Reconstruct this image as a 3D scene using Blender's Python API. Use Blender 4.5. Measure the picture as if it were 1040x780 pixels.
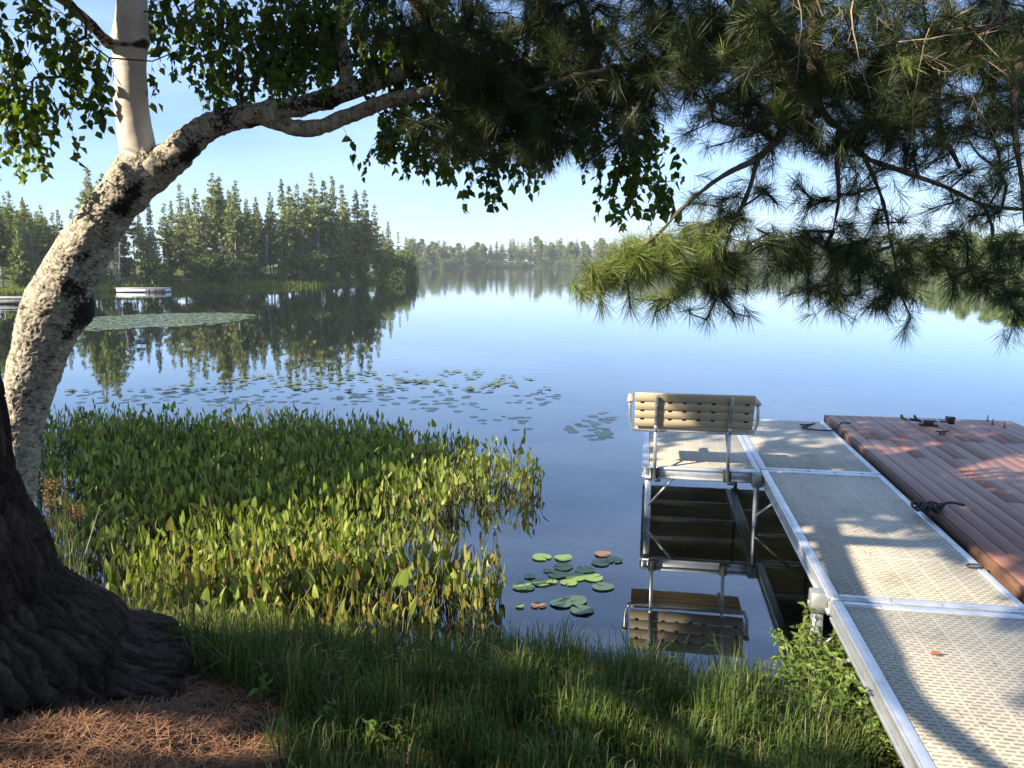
import bpy, math, random
import numpy as np
from mathutils import Vector, noise as mnoise

random.seed(7)
RNG = np.random.default_rng(7)
for o in list(bpy.data.objects):
    bpy.data.objects.remove(o)
SC = bpy.context.scene
COL = SC.collection

# ------------------------------------------------------------------ camera
CAM_Z = 2.6
FPX = 781.0                       # focal length in pixels of a 1040 px wide photograph
PITCH = math.atan((390 - 267) / FPX)
cam = bpy.data.cameras.new('camera')
cam.sensor_width = 36.0
cam.lens = 36.0 * FPX / 1040.0
cam.clip_start = 0.05
cam.clip_end = 4000
cam_o = bpy.data.objects.new('camera', cam)
COL.objects.link(cam_o)
cam_o.location = (0, 0, CAM_Z)
cam_o.rotation_euler = (math.pi / 2 - PITCH, 0, 0)
SC.camera = cam_o

# ------------------------------------------------------------------ sky, sun, exposure
AZ, EL = math.radians(63), math.radians(34)          # light travels towards +x/+y
TO_SUN = np.array([-math.sin(AZ) * math.cos(EL), -math.cos(AZ) * math.cos(EL), math.sin(EL)])
world = bpy.data.worlds.new('World')
SC.world = world
world.use_nodes = True
wn, wl = world.node_tree.nodes, world.node_tree.links
bg = wn['Background']
sky = wn.new('ShaderNodeTexSky')
sky.sky_type = 'NISHITA'
sky.sun_disc = False
sky.sun_elevation = EL
sky.sun_rotation = math.pi + AZ
sky.altitude = 300
sky.air_density = 1.0
sky.dust_density = 0.35
sky.ozone_density = 1.6
tc = wn.new('ShaderNodeTexCoord')
mp = wn.new('ShaderNodeMapping')
mp.inputs['Scale'].default_value = (1.6, 1.6, 9.0)
cn = wn.new('ShaderNodeTexNoise')
cn.inputs['Scale'].default_value = 1.3
cn.inputs['Detail'].default_value = 6
cr = wn.new('ShaderNodeValToRGB')
cr.color_ramp.elements[0].position = 0.36
cr.color_ramp.elements[1].position = 0.80
cr.color_ramp.elements[0].color = (0.18, 0.18, 0.18, 1)
cr.color_ramp.elements[1].color = (0.75, 0.75, 0.75, 1)
mixc = wn.new('ShaderNodeMixRGB')
mixc.inputs['Color2'].default_value = (6.4, 7.4, 8.8, 1)      # thin high cloud
wl.new(tc.outputs['Generated'], mp.inputs['Vector'])
wl.new(mp.outputs['Vector'], cn.inputs['Vector'])
wl.new(cn.outputs['Fac'], cr.inputs['Fac'])
wl.new(cr.outputs['Color'], mixc.inputs['Fac'])
wl.new(sky.outputs['Color'], mixc.inputs['Color1'])
tint = wn.new('ShaderNodeMixRGB'); tint.blend_type = 'MULTIPLY'; tint.inputs['Fac'].default_value = 1
tint.inputs['Color2'].default_value = (.80, .97, 1.24, 1)
wl.new(mixc.outputs['Color'], tint.inputs['Color1'])
wl.new(tint.outputs['Color'], bg.inputs['Color'])
bg.inputs['Strength'].default_value = 0.06

sun = bpy.data.lights.new('sun', 'SUN')
sun.energy = 4.9
sun.angle = math.radians(0.5)
sun.color = (1.0, 0.90, 0.74)
sun_o = bpy.data.objects.new('sun', sun)
COL.objects.link(sun_o)
sun_o.location = (-20, -20, 30)
sun_o.rotation_euler = Vector(TO_SUN).to_track_quat('Z', 'Y').to_euler()

SC.view_settings.view_transform = 'Standard'
SC.view_settings.look = 'None'
SC.view_settings.gamma = 1
SC.view_settings.use_curve_mapping = False
SC.view_settings.exposure = 1.5
SC.render.engine = 'CYCLES'
SC.cycles.use_denoising = True
SC.cycles.max_bounces = 8
SC.cycles.transparent_max_bounces = 8
SC.cycles.volume_bounces = 0
SC.cycles.caustics_reflective = False
SC.cycles.caustics_refractive = False
SC.cycles.sample_clamp_indirect = 4

# ------------------------------------------------------------------ geometry helpers
def ray(px, py):
    a, b = (px - 520) / FPX, (390 - py) / FPX
    return np.array([a, math.cos(PITCH) + b * math.sin(PITCH), -math.sin(PITCH) + b * math.cos(PITCH)])
def W(px, py, y):                 # point seen at a pixel, at world distance y
    r = ray(px, py)
    return np.array([0, 0, CAM_Z]) + r * (y / r[1])
def at(px, py, z):                # point seen at a pixel, at height z
    r = ray(px, py)
    return np.array([0, 0, CAM_Z]) + r * ((z - CAM_Z) / r[2])
def proj(p):
    p = np.atleast_2d(p) - [0, 0, CAM_Z]
    d = p @ np.array([0, math.cos(PITCH), -math.sin(PITCH)])
    u = p @ np.array([0, math.sin(PITCH), math.cos(PITCH)])
    d_ = np.where(np.abs(d) < 1e-6, 1e-6, d)
    return 520 + FPX * p[:, 0] / d_, 390 - FPX * u / d_, d
def unit(v):
    v = np.asarray(v, float)
    return v / np.maximum(np.linalg.norm(v, axis=-1, keepdims=True), 1e-9)
def in_poly(x, y, poly):
    x, y = np.asarray(x, float), np.asarray(y, float)
    c = np.zeros(x.shape, bool)
    n = len(poly)
    for i in range(n):
        x0, y0 = poly[i]; x1, y1 = poly[(i + 1) % n]
        if y0 == y1: continue
        k = ((y0 > y) != (y1 > y)) & (x < (x1 - x0) * (y - y0) / (y1 - y0) + x0)
        c ^= k
    return c
def poly_dist(x, y, poly):        # signed, positive inside
    d = np.full(np.shape(x), 1e9)
    n = len(poly)
    for i in range(n):
        a = np.array(poly[i], float); b = np.array(poly[(i + 1) % n], float)
        ab = b - a
        t = np.clip(((x - a[0]) * ab[0] + (y - a[1]) * ab[1]) / (ab @ ab), 0, 1)
        d = np.minimum(d, np.hypot(x - a[0] - t * ab[0], y - a[1] - t * ab[1]))
    return np.where(in_poly(x, y, poly), d, -d)
def sm(x, a, b):
    t = np.clip((np.asarray(x, float) - a) / (b - a), 0, 1)
    return t * t * (3 - 2 * t)
def wob(x, y, s=1.0):             # cheap smooth 2-d noise, about -1..1
    x, y = np.asarray(x) * s, np.asarray(y) * s
    return (np.sin(1.7 * x + 2.3 * y + .4) + np.sin(-2.9 * x + 1.3 * y + 1.9) + np.sin(4.1 * x + 3.7 * y + 5.1) * .6
            + np.sin(-5.3 * x + 6.1 * y + 2.2) * .5) / 3.1

class MB:
    """collects numpy vertex and face blocks, then links them as ONE mesh object"""
    def __init__(s):
        s.v, s.f, s.n, s.uv = [], [], 0, []
    def add(s, verts, faces, mi=0, uv=None):
        verts = np.asarray(verts, np.float32).reshape(-1, 3)
        faces = np.asarray(faces, np.int64)
        s.v.append(verts); s.f.append((faces + s.n, mi)); s.n += len(verts)
        s.uv.append(np.zeros((len(verts), 2), np.float32) if uv is None else np.asarray(uv, np.float32))
    def build(s, name, mats, parent=None, smooth=False, link=True, loc=None):
        me = bpy.data.meshes.new(name)
        v = np.concatenate(s.v)
        li, ls, lt, mi = [], [], [], []
        st = 0
        for f, m in s.f:
            k = f.shape[1]
            li.append(f.ravel()); ls.append(st + np.arange(len(f)) * k); lt.append(np.full(len(f), k)); mi.append(np.full(len(f), m))
            st += f.size
        li = np.concatenate(li); ls = np.concatenate(ls); lt = np.concatenate(lt); mi = np.concatenate(mi)
        me.vertices.add(len(v)); me.vertices.foreach_set('co', v.ravel())
        me.loops.add(len(li)); me.loops.foreach_set('vertex_index', li.astype(np.int32))
        me.polygons.add(len(ls))
        me.polygons.foreach_set('loop_start', ls.astype(np.int32))
        me.polygons.foreach_set('loop_total', lt.astype(np.int32))
        me.polygons.foreach_set('material_index', mi.astype(np.int32))
        if smooth:
            me.polygons.foreach_set('use_smooth', np.ones(len(ls), bool))
        uvl = me.uv_layers.new(name='UVMap')
        uvl.data.foreach_set('uv', np.concatenate(s.uv)[li].ravel())
        me.update(calc_edges=True)
        me.validate()
        for m in (mats if isinstance(mats, (list, tuple)) else [mats]):
            me.materials.append(m)
        o = bpy.data.objects.new(name, me)
        if link: COL.objects.link(o)
        if parent is not None: o.parent = parent
        if loc is not None: o.location = loc
        return o
    def box(s, c, size, ax=None, bev=0.0, mi=0):
        """box with small chamfers; c centre, size full, ax 3x3 rows = axes"""
        ax = np.eye(3) if ax is None else np.asarray(ax, float)
        h = np.asarray(size, float) / 2
        b = min(bev, h.min() * .45) if bev else 0
        if b <= 0:
            sg = np.array([[i, j, k] for i in (-1, 1) for j in (-1, 1) for k in (-1, 1)], float)
            v = (sg * h) @ ax + c
            s.add(v, [[0, 1, 3, 2], [4, 6, 7, 5], [0, 4, 5, 1], [2, 3, 7, 6], [0, 2, 6, 4], [1, 5, 7, 3]], mi)
            return
        # 24-vertex chamfered box
        V = []; idx = {}
        for sx in (-1, 1):
            for sy in (-1, 1):
                for sz in (-1, 1):
                    for k in range(3):
                        p = np.array([sx, sy, sz]) * (h - b)
                        p[k] = (sx, sy, sz)[k] * h[k]
                        idx[(sx, sy, sz, k)] = len(V); V.append(p)
        V = np.array(V) @ ax + c
        F = []; T = []
        for k in range(3):
            i, j = [(1, 2), (2, 0), (0, 1)][k]
            for sk in (-1, 1):
                q = []
                for (si, sj) in ((-1, -1), (1, -1), (1, 1), (-1, 1)):
                    t = [0, 0, 0]; t[k] = sk; t[i] = si; t[j] = sj
                    q.append(idx[(*t, k)])
                F.append(q if sk > 0 else q[::-1])
        for k in range(3):            # edge chamfers, along axis k
            i, j = [(1, 2), (2, 0), (0, 1)][k]
            for si in (-1, 1):
                for sj in (-1, 1):
                    t0 = [0, 0, 0]; t0[i] = si; t0[j] = sj; t0[k] = -1
                    t1 = list(t0); t1[k] = 1
                    q = [idx[(*t0, i)], idx[(*t1, i)], idx[(*t1, j)], idx[(*t0, j)]]
                    F.append(q if si * sj < 0 else q[::-1])
        for sx in (-1, 1):
            for sy in (-1, 1):
                for sz in (-1, 1):
                    t = [idx[(sx, sy, sz, k)] for k in range(3)]
                    T.append(t if sx * sy * sz > 0 else t[::-1])
        n = s.n
        s.add(V, F, mi)
        s.f.append((np.array(T, np.int64) + n, mi))
    def bar(s, p, q, w, h, up=(0, 0, 1), bev=0.0, mi=0):
        p, q = np.asarray(p, float), np.asarray(q, float)
        d = unit(q - p); sd = unit(np.cross(d, up)); u = np.cross(sd, d)
        s.box((p + q) / 2, (np.linalg.norm(q - p), w, h), [d, sd, u], bev, mi)
    def loft(s, pts, rad, sides=8, res=None, disp=None, cap=True, mi=0):
        """smooth tube through pts; disp(theta, length, point, normal) gives metres"""
        pts = np.asarray(pts, float); rad = np.asarray(rad, float) * np.ones(len(pts))
        if res is not None:
            pts, rad = spline(pts, rad, res)
        t = unit(np.gradient(pts, axis=0))
        n0 = np.array([1.0, 0, 0]) if abs(t[0][0]) < .8 else np.array([0, 1.0, 0])
        N = []
        n = unit(n0 - t[0] * (n0 @ t[0]))
        for k in range(len(pts)):
            n = unit(n - t[k] * (n @ t[k])); N.append(n)
        N = np.array(N); B = np.cross(t, N)
        th = np.linspace(0, 2 * np.pi, sides, endpoint=False)
        ln = np.concatenate([[0], np.cumsum(np.linalg.norm(np.diff(pts, axis=0), axis=1))])
        dirs = N[:, None, :] * np.cos(th)[None, :, None] + B[:, None, :] * np.sin(th)[None, :, None]
        R = rad[:, None] * np.ones((1, sides))
        if disp is not None:
            R = R + disp(th[None, :] * np.ones((len(pts), 1)), ln[:, None] * np.ones((1, sides)), pts[:, None, :] + dirs * R[..., None], dirs)
        v = (pts[:, None, :] + dirs * R[..., None]).reshape(-1, 3)
        m, k = len(pts), sides
        i = np.arange(m - 1)[:, None] * k + np.arange(k)[None, :]
        j = np.arange(m - 1)[:, None] * k + (np.arange(k)[None, :] + 1) % k
        f = np.stack([i, j, j + k, i + k], -1).reshape(-1, 4)
        uv = np.stack([th[None, :] * rad.mean() * np.ones((m, 1)), ln[:, None] * np.ones((1, k))], -1).reshape(-1, 2)
        base = s.n
        s.add(v, f, mi, uv)
        if cap:
            for row, rev in ((0, True), (m - 1, False)):
                c = pts[row]
                a = np.arange(k); b2 = (a + 1) % k
                vv = np.vstack([v[row * k:(row + 1) * k], c])
                tri = np.stack([a, b2, np.full(k, k)], -1)
                s.add(vv, tri[:, ::-1] if rev else tri, mi)
    def edges(s, P, Q, rp, rq, sides=4, mi=0):
        """many thin frusta at once"""
        P, Q = np.asarray(P, float), np.asarray(Q, float)
        if len(P) == 0: return
        d = unit(Q - P)
        a = np.where(np.abs(d[:, 2:3]) < .9, np.array([[0, 0, 1.0]]), np.array([[1.0, 0, 0]]))
        n = unit(np.cross(d, a)); b = np.cross(d, n)
        th = np.linspace(0, 2 * np.pi, sides, endpoint=False)
        ring = n[:, None, :] * np.cos(th)[None, :, None] + b[:, None, :] * np.sin(th)[None, :, None]
        v = np.concatenate([P[:, None, :] + ring * np.asarray(rp)[:, None, None], Q[:, None, :] + ring * np.asarray(rq)[:, None, None]], 1)
        k = np.arange(sides); k2 = (k + 1) % sides
        f = np.stack([k, k2, k2 + sides, k + sides], -1)
        f = (np.arange(len(P))[:, None, None] * 2 * sides + f[None]).reshape(-1, 4)
        s.add(v.reshape(-1, 3), f, mi)

def spline(pts, rad, res):
    pts = np.asarray(pts, float); rad = np.asarray(rad, float)
    P = np.vstack([2 * pts[0] - pts[1], pts, 2 * pts[-1] - pts[-2]])
    R = np.concatenate([[rad[0]], rad, [rad[-1]]])
    out, ro = [], []
    for i in range(1, len(P) - 2):
        t = np.linspace(0, 1, res, endpoint=False)[:, None]
        p0, p1, p2, p3 = P[i - 1], P[i], P[i + 1], P[i + 2]
        out.append(.5 * (2 * p1 + (p2 - p0) * t + (2 * p0 - 5 * p1 + 4 * p2 - p3) * t ** 2 + (3 * p1 - p0 - 3 * p2 + p3) * t ** 3))
        tt = t[:, 0]; ro.append(R[i] + (R[i + 1] - R[i]) * tt * tt * (3 - 2 * tt))
    out.append(P[-2][None]); ro.append([R[-2]])
    return np.vstack(out), np.concatenate(ro)

def fbm(P, scale, octv=3):
    sh = P.shape[:-1]
    q = P.reshape(-1, 3) * scale
    return np.array([mnoise.fractal(Vector(p), 0.9, 2.1, octv) for p in q]).reshape(sh)

def empty(name, loc=(0, 0, 0), rz=0):
    o = bpy.data.objects.new(name, None)
    o.empty_display_size = .2
    COL.objects.link(o); o.location = loc; o.rotation_euler = (0, 0, rz)
    return o
def tag(o, label=None, cat=None, group=None, kind=None):
    if label: o['label'] = label
    if cat: o['category'] = cat
    if group: o['group'] = group
    if kind: o['kind'] = kind
    return o
def dup(root, loc, rz=0, scale=1.0, name=None):
    r = root.copy(); COL.objects.link(r)
    r.location = loc; r.rotation_euler = (0, 0, rz)
    r.scale = (scale,) * 3 if np.isscalar(scale) else scale
    for ch in list(root.children):
        c = ch.copy(); COL.objects.link(c); c.parent = r
        for gch in list(ch.children):
            d = gch.copy(); COL.objects.link(d); d.parent = c
    return r

# ------------------------------------------------------------------ materials
def new_mat(name):
    m = bpy.data.materials.new(name); m.use_nodes = True
    n = m.node_tree.nodes; l = m.node_tree.links
    return m, n, l, n['Principled BSDF']
def ramp(n, stops, interp='LINEAR'):
    r = n.new('ShaderNodeValToRGB'); r.color_ramp.interpolation = interp
    e = r.color_ramp.elements
    while len(e) < len(stops): e.new(0.5)
    for k, (p, c) in enumerate(stops):
        e[k].position = p; e[k].color = (*c, 1) if len(c) == 3 else c
    return r
def noise_node(n, l, scale, detail=4, rough=.6, coord='Object', mapscale=None, vec=None):
    t = n.new('ShaderNodeTexNoise'); t.inputs['Scale'].default_value = scale
    t.inputs['Detail'].default_value = detail; t.inputs['Roughness'].default_value = rough
    if vec is None:
        c = n.new('ShaderNodeTexCoord'); vec = c.outputs[coord]
    if mapscale:
        m = n.new('ShaderNodeMapping'); m.inputs['Scale'].default_value = mapscale
        l.new(vec, m.inputs['Vector']); vec = m.outputs['Vector']
    l.new(vec, t.inputs['Vector'])
    return t
def leaf_mat(name, stops, trans=.35, rough=.45, spec=.35, tcol=None):
    m, n, l, b = new_mat(name)
    g = n.new('ShaderNodeNewGeometry')
    r = ramp(n, stops)
    l.new(g.outputs['Random Per Island'], r.inputs['Fac'])
    l.new(r.outputs['Color'], b.inputs['Base Color'])
    b.inputs['Roughness'].default_value = rough
    b.inputs['Specular IOR Level'].default_value = spec
    if trans > 0:
        t = n.new('ShaderNodeBsdfTranslucent')
        hs = n.new('ShaderNodeMixRGB'); hs.blend_type = 'MULTIPLY'; hs.inputs['Fac'].default_value = 1
        hs.inputs['Color2'].default_value = (*(tcol or (1.5, 1.5, .6)), 1)
        l.new(r.outputs['Color'], hs.inputs['Color1']); l.new(hs.outputs['Color'], t.inputs['Color'])
        mx = n.new('ShaderNodeMixShader'); mx.inputs['Fac'].default_value = trans
        l.new(b.outputs['BSDF'], mx.inputs[1]); l.new(t.outputs['BSDF'], mx.inputs[2])
        l.new(mx.outputs['Shader'], n['Material Output'].inputs['Surface'])
    return m
def noisy_mat(name, stops, scale=8, rough=.8, bump=.3, bdist=.01, mapscale=None, metal=0, detail=6, coord='Object', spec=.4, scale2=None):
    m, n, l, b = new_mat(name)
    t = noise_node(n, l, scale, detail, .65, coord, mapscale)
    r = ramp(n, stops)
    l.new(t.outputs['Fac'], r.inputs['Fac']); l.new(r.outputs['Color'], b.inputs['Base Color'])
    b.inputs['Roughness'].default_value = rough; b.inputs['Metallic'].default_value = metal
    b.inputs['Specular IOR Level'].default_value = spec
    if bump:
        t2 = noise_node(n, l, scale2 or scale * 3, 5, .65, coord, mapscale)
        bp = n.new('ShaderNodeBump'); bp.inputs['Strength'].default_value = bump; bp.inputs['Distance'].default_value = bdist
        l.new(t2.outputs['Fac'], bp.inputs['Height']); l.new(bp.outputs['Normal'], b.inputs['Normal'])
    return m

M = {}
M['needle'] = leaf_mat('pine_needles', [(0, (.020, .036, .012)), (.6, (.038, .058, .019)), (.93, (.065, .082, .027)), (1, (.15, .11, .05))], .25, .45, .3, (1.3, 1.3, .6))
M['needle_sunlit'] = leaf_mat('sunlit_painted_needles', [(0, (.09, .14, .03)), (.7, (.18, .23, .055)), (.95, (.28, .27, .09)), (1, (.34, .20, .08))], .25, .45, .3, (1.3, 1.3, .6))  # sunlight on the bough tips put into the needle colour
M['birch_leaf'] = leaf_mat('birch_leaves', [(0, (.04, .075, .012)), (.6, (.085, .14, .024)), (1, (.18, .23, .04))], .5, .4, .35, (1.6, 1.6, .5))
M['pickerel'] = leaf_mat('pickerelweed_leaves', [(0, (.07, .115, .02)), (.35, (.19, .25, .045)), (.86, (.34, .37, .10)), (.95, (.26, .22, .06)), (1, (.26, .15, .06))], .35, .45, .4, (1.3, 1.3, .5))
M['pstalk'] = leaf_mat('pickerelweed_stalks', [(0, (.08, .10, .03)), (1, (.17, .16, .06))], .1, .5, .3)
M['grass'] = leaf_mat('bank_grass', [(0, (.035, .062, .012)), (.5, (.075, .12, .022)), (.86, (.13, .17, .04)), (.93, (.24, .20, .10)), (1, (.30, .25, .14))], .35, .5, .25, (1.4, 1.4, .5))
M['weed'] = leaf_mat('weed_leaves', [(0, (.08, .14, .03)), (.7, (.16, .23, .05)), (1, (.26, .28, .08))], .4, .45, .3, (1.4, 1.4, .5))
M['sedge'] = leaf_mat('sedge_blades', [(0, (.08, .12, .03)), (1, (.20, .20, .08))], .3, .5, .3)
M['seed'] = leaf_mat('seed_heads', [(0, (.20, .09, .05)), (1, (.34, .17, .10))], .2, .7, .1)
M['litter'] = leaf_mat('dry_pine_needles', [(0, (.09, .042, .024)), (.5, (.24, .115, .06)), (1, (.42, .24, .13))], 0, .75, .15)
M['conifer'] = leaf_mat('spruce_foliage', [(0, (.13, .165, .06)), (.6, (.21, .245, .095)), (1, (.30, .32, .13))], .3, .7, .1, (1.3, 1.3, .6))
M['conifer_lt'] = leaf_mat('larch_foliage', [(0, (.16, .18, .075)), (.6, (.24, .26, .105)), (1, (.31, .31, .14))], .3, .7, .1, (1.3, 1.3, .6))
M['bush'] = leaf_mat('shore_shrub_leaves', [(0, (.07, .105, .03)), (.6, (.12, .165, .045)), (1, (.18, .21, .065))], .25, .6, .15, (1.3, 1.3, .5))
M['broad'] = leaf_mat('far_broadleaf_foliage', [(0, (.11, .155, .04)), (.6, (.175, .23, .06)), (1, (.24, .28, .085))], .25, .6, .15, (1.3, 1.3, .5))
M['shoregrass'] = leaf_mat('shore_sedge', [(0, (.10, .14, .025)), (1, (.22, .24, .06))], .3, .6, .15)
M['pad'] = leaf_mat('lily_pad_green', [(0, (.12, .20, .04)), (.7, (.19, .28, .06)), (1, (.27, .32, .09))], .1, .35, .5)
M['pad_far'] = leaf_mat('lily_pad_pale', [(0, (.07, .10, .04)), (.7, (.12, .15, .055)), (1, (.19, .20, .08))], .1, .3, .5)
M['pad_sunk'] = leaf_mat('drowned_pad', [(0, (.05, .09, .05)), (1, (.07, .11, .05))], 0, .4, .5)
M['pad_brown'] = leaf_mat('withered_pad', [(0, (.20, .12, .07)), (1, (.26, .16, .09))], .1, .5, .3)
M['ftrunk'] = noisy_mat('grey_conifer_bark', [(.3, (.22, .20, .17)), (.7, (.44, .41, .36))], 3, .9, .3, .02)
M['twig'] = noisy_mat('dark_twig_bark', [(.3, (.028, .022, .016)), (.7, (.085, .066, .045))], 30, .85, .3, .004)
M['pinelimb'] = noisy_mat('pine_limb_bark', [(.3, (.035, .028, .02)), (.7, (.13, .10, .065))], 14, .85, .5, .01, scale2=60)
M['deadtwig'] = noisy_mat('bare_tan_twig', [(.3, (.15, .11, .075)), (.7, (.33, .25, .17))], 30, .8, .2, .003)
M['alu'] = noisy_mat('weathered_aluminium', [(.35, (.55, .56, .57)), (.7, (.74, .75, .76))], 7, .42, .08, .002, metal=.75)
M['alu_d'] = noisy_mat('dull_aluminium', [(.35, (.30, .30, .29)), (.7, (.48, .47, .45))], 9, .5, .1, .002, metal=.6)
M['galv'] = noisy_mat('galvanised_steel', [(.35, (.42, .42, .42)), (.7, (.62, .62, .61))], 20, .38, .05, .002, metal=.85)
M['black'] = noisy_mat('black_rubber_and_steel', [(.3, (.012, .012, .013)), (.7, (.035, .034, .033))], 40, .5, .2, .003)
M['rope'] = noisy_mat('dark_rope', [(.3, (.02, .02, .02)), (.7, (.07, .065, .06))], 120, .9, .5, .004)
M['floatw'] = noisy_mat('white_float_shell', [(.3, (.66, .67, .68)), (.7, (.80, .80, .80))], 3, .5, .05, .004)
M['padleafred'] = leaf_mat('fallen_leaf', [(0, (.35, .10, .04)), (1, (.42, .14, .05))], .2, .6, .2)

def bark_birch():
    m, n, l, b = new_mat('rough_birch_bark')
    uv = n.new('ShaderNodeUVMap')
    big = noise_node(n, l, 26, 6, .7)
    r1 = ramp(n, [(.34, (.10, .085, .06)), (.45, (.34, .29, .215)), (.60, (.50, .44, .335)), (.75, (.62, .55, .44))])
    l.new(big.outputs['Fac'], r1.inputs['Fac'])
    # peeling dashes that run round the stem
    da = noise_node(n, l, 1, 4, .7, vec=uv.outputs['UV'], mapscale=(7, 60, 1))
    r2 = ramp(n, [(.34, (.10, .09, .075)), (.44, (1, 1, 1))])
    l.new(da.outputs['Fac'], r2.inputs['Fac'])
    mu = n.new('ShaderNodeMixRGB'); mu.blend_type = 'MULTIPLY'; mu.inputs['Fac'].default_value = .85
    l.new(r1.outputs['Color'], mu.inputs['Color1']); l.new(r2.outputs['Color'], mu.inputs['Color2'])
    sk = noise_node(n, l, 1, 5, .75, vec=uv.outputs['UV'], mapscale=(30, 75, 1))
    r4 = ramp(n, [(.38, (.08, .07, .055)), (.47, (1, 1, 1))])
    l.new(sk.outputs['Fac'], r4.inputs['Fac'])
    mu2 = n.new('ShaderNodeMixRGB'); mu2.blend_type = 'MULTIPLY'; mu2.inputs['Fac'].default_value = .8
    l.new(mu.outputs['Color'], mu2.inputs['Color1']); l.new(r4.outputs['Color'], mu2.inputs['Color2']); mu = mu2
    at_ = n.new('ShaderNodeAttribute'); at_.attribute_name = 'dark'
    bl = n.new('ShaderNodeMixRGB'); bl.inputs['Color2'].default_value = (.022, .019, .015, 1)
    ad = n.new('ShaderNodeMath'); ad.operation = 'ADD'
    nn = noise_node(n, l, 60, 4, .7)
    sb = n.new('ShaderNodeMath'); sb.operation = 'MULTIPLY_ADD'; sb.inputs[1].default_value = 1.6; sb.inputs[2].default_value = -.8
    l.new(nn.outputs['Fac'], sb.inputs[0]); l.new(sb.outputs[0], ad.inputs[0]); l.new(at_.outputs['Fac'], ad.inputs[1])
    r3 = ramp(n, [(.42, (0, 0, 0)), (.56, (1, 1, 1))])
    l.new(ad.outputs[0], r3.inputs['Fac']); l.new(r3.outputs['Color'], bl.inputs['Fac'])
    l.new(mu.outputs['Color'], bl.inputs['Color1']); l.new(bl.outputs['Color'], b.inputs['Base Color'])
    bp = n.new('ShaderNodeBump'); bp.inputs['Strength'].default_value = .9; bp.inputs['Distance'].default_value = .012
    l.new(big.outputs['Fac'], bp.inputs['Height']); l.new(bp.outputs['Normal'], b.inputs['Normal'])
    b.inputs['Roughness'].default_value = .85; b.inputs['Specular IOR Level'].default_value = .2
    return m
M['birch_rough'] = bark_birch()
def bark_birch_smooth():
    m, n, l, b = new_mat('smooth_cream_birch_bark')
    uv = n.new('ShaderNodeUVMap')
    t1 = noise_node(n, l, 6, 5, .6)
    r1 = ramp(n, [(.3, (.58, .47, .37)), (.6, (.72, .62, .51)), (.8, (.78, .70, .60))])
    l.new(t1.outputs['Fac'], r1.inputs['Fac'])
    t2 = noise_node(n, l, 1, 3, .6, vec=uv.outputs['UV'], mapscale=(9, 110, 1))
    r2 = ramp(n, [(.27, (.30, .22, .16)), (.36, (1, 1, 1))])
    l.new(t2.outputs['Fac'], r2.inputs['Fac'])
    mu = n.new('ShaderNodeMixRGB'); mu.blend_type = 'MULTIPLY'; mu.inputs['Fac'].default_value = .8
    l.new(r1.outputs['Color'], mu.inputs['Color1']); l.new(r2.outputs['Color'], mu.inputs['Color2'])
    at_ = n.new('ShaderNodeAttribute'); at_.attribute_name = 'dark'
    bl = n.new('ShaderNodeMixRGB'); bl.inputs['Color2'].default_value = (.045, .036, .027, 1)
    r3 = ramp(n, [(.4, (0, 0, 0)), (.6, (1, 1, 1))])
    l.new(at_.outputs['Fac'], r3.inputs['Fac']); l.new(r3.outputs['Color'], bl.inputs['Fac'])
    l.new(mu.outputs['Color'], bl.inputs['Color1']); l.new(bl.outputs['Color'], b.inputs['Base Color'])
    bp = n.new('ShaderNodeBump'); bp.inputs['Strength'].default_value = .25; bp.inputs['Distance'].default_value = .004
    l.new(t2.outputs['Fac'], bp.inputs['Height']); l.new(bp.outputs['Normal'], b.inputs['Normal'])
    b.inputs['Roughness'].default_value = .65; b.inputs['Specular IOR Level'].default_value = .3
    return m
M['birch_smooth'] = bark_birch_smooth()
def bark_pine():
    m, n, l, b = new_mat('furrowed_pine_bark')
    t = noise_node(n, l, 9, 7, .7, mapscale=(1, 1, .35))
    r = ramp(n, [(.30, (.020, .014, .011)), (.52, (.068, .046, .032)), (.75, (.15, .11, .08))])
    l.new(t.outputs['Fac'], r.inputs['Fac']); l.new(r.outputs['Color'], b.inputs['Base Color'])
    t2 = noise_node(n, l, 38, 8, .78, mapscale=(1, 1, .28))
    bp = n.new('ShaderNodeBump'); bp.inputs['Strength'].default_value = 1; bp.inputs['Distance'].default_value = .03
    l.new(t2.outputs['Fac'], bp.inputs['Height']); l.new(bp.outputs['Normal'], b.inputs['Normal'])
    b.inputs['Roughness'].default_value = .9; b.inputs['Specular IOR Level'].default_value = .15
    return m
M['pinebark'] = bark_pine()
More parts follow.
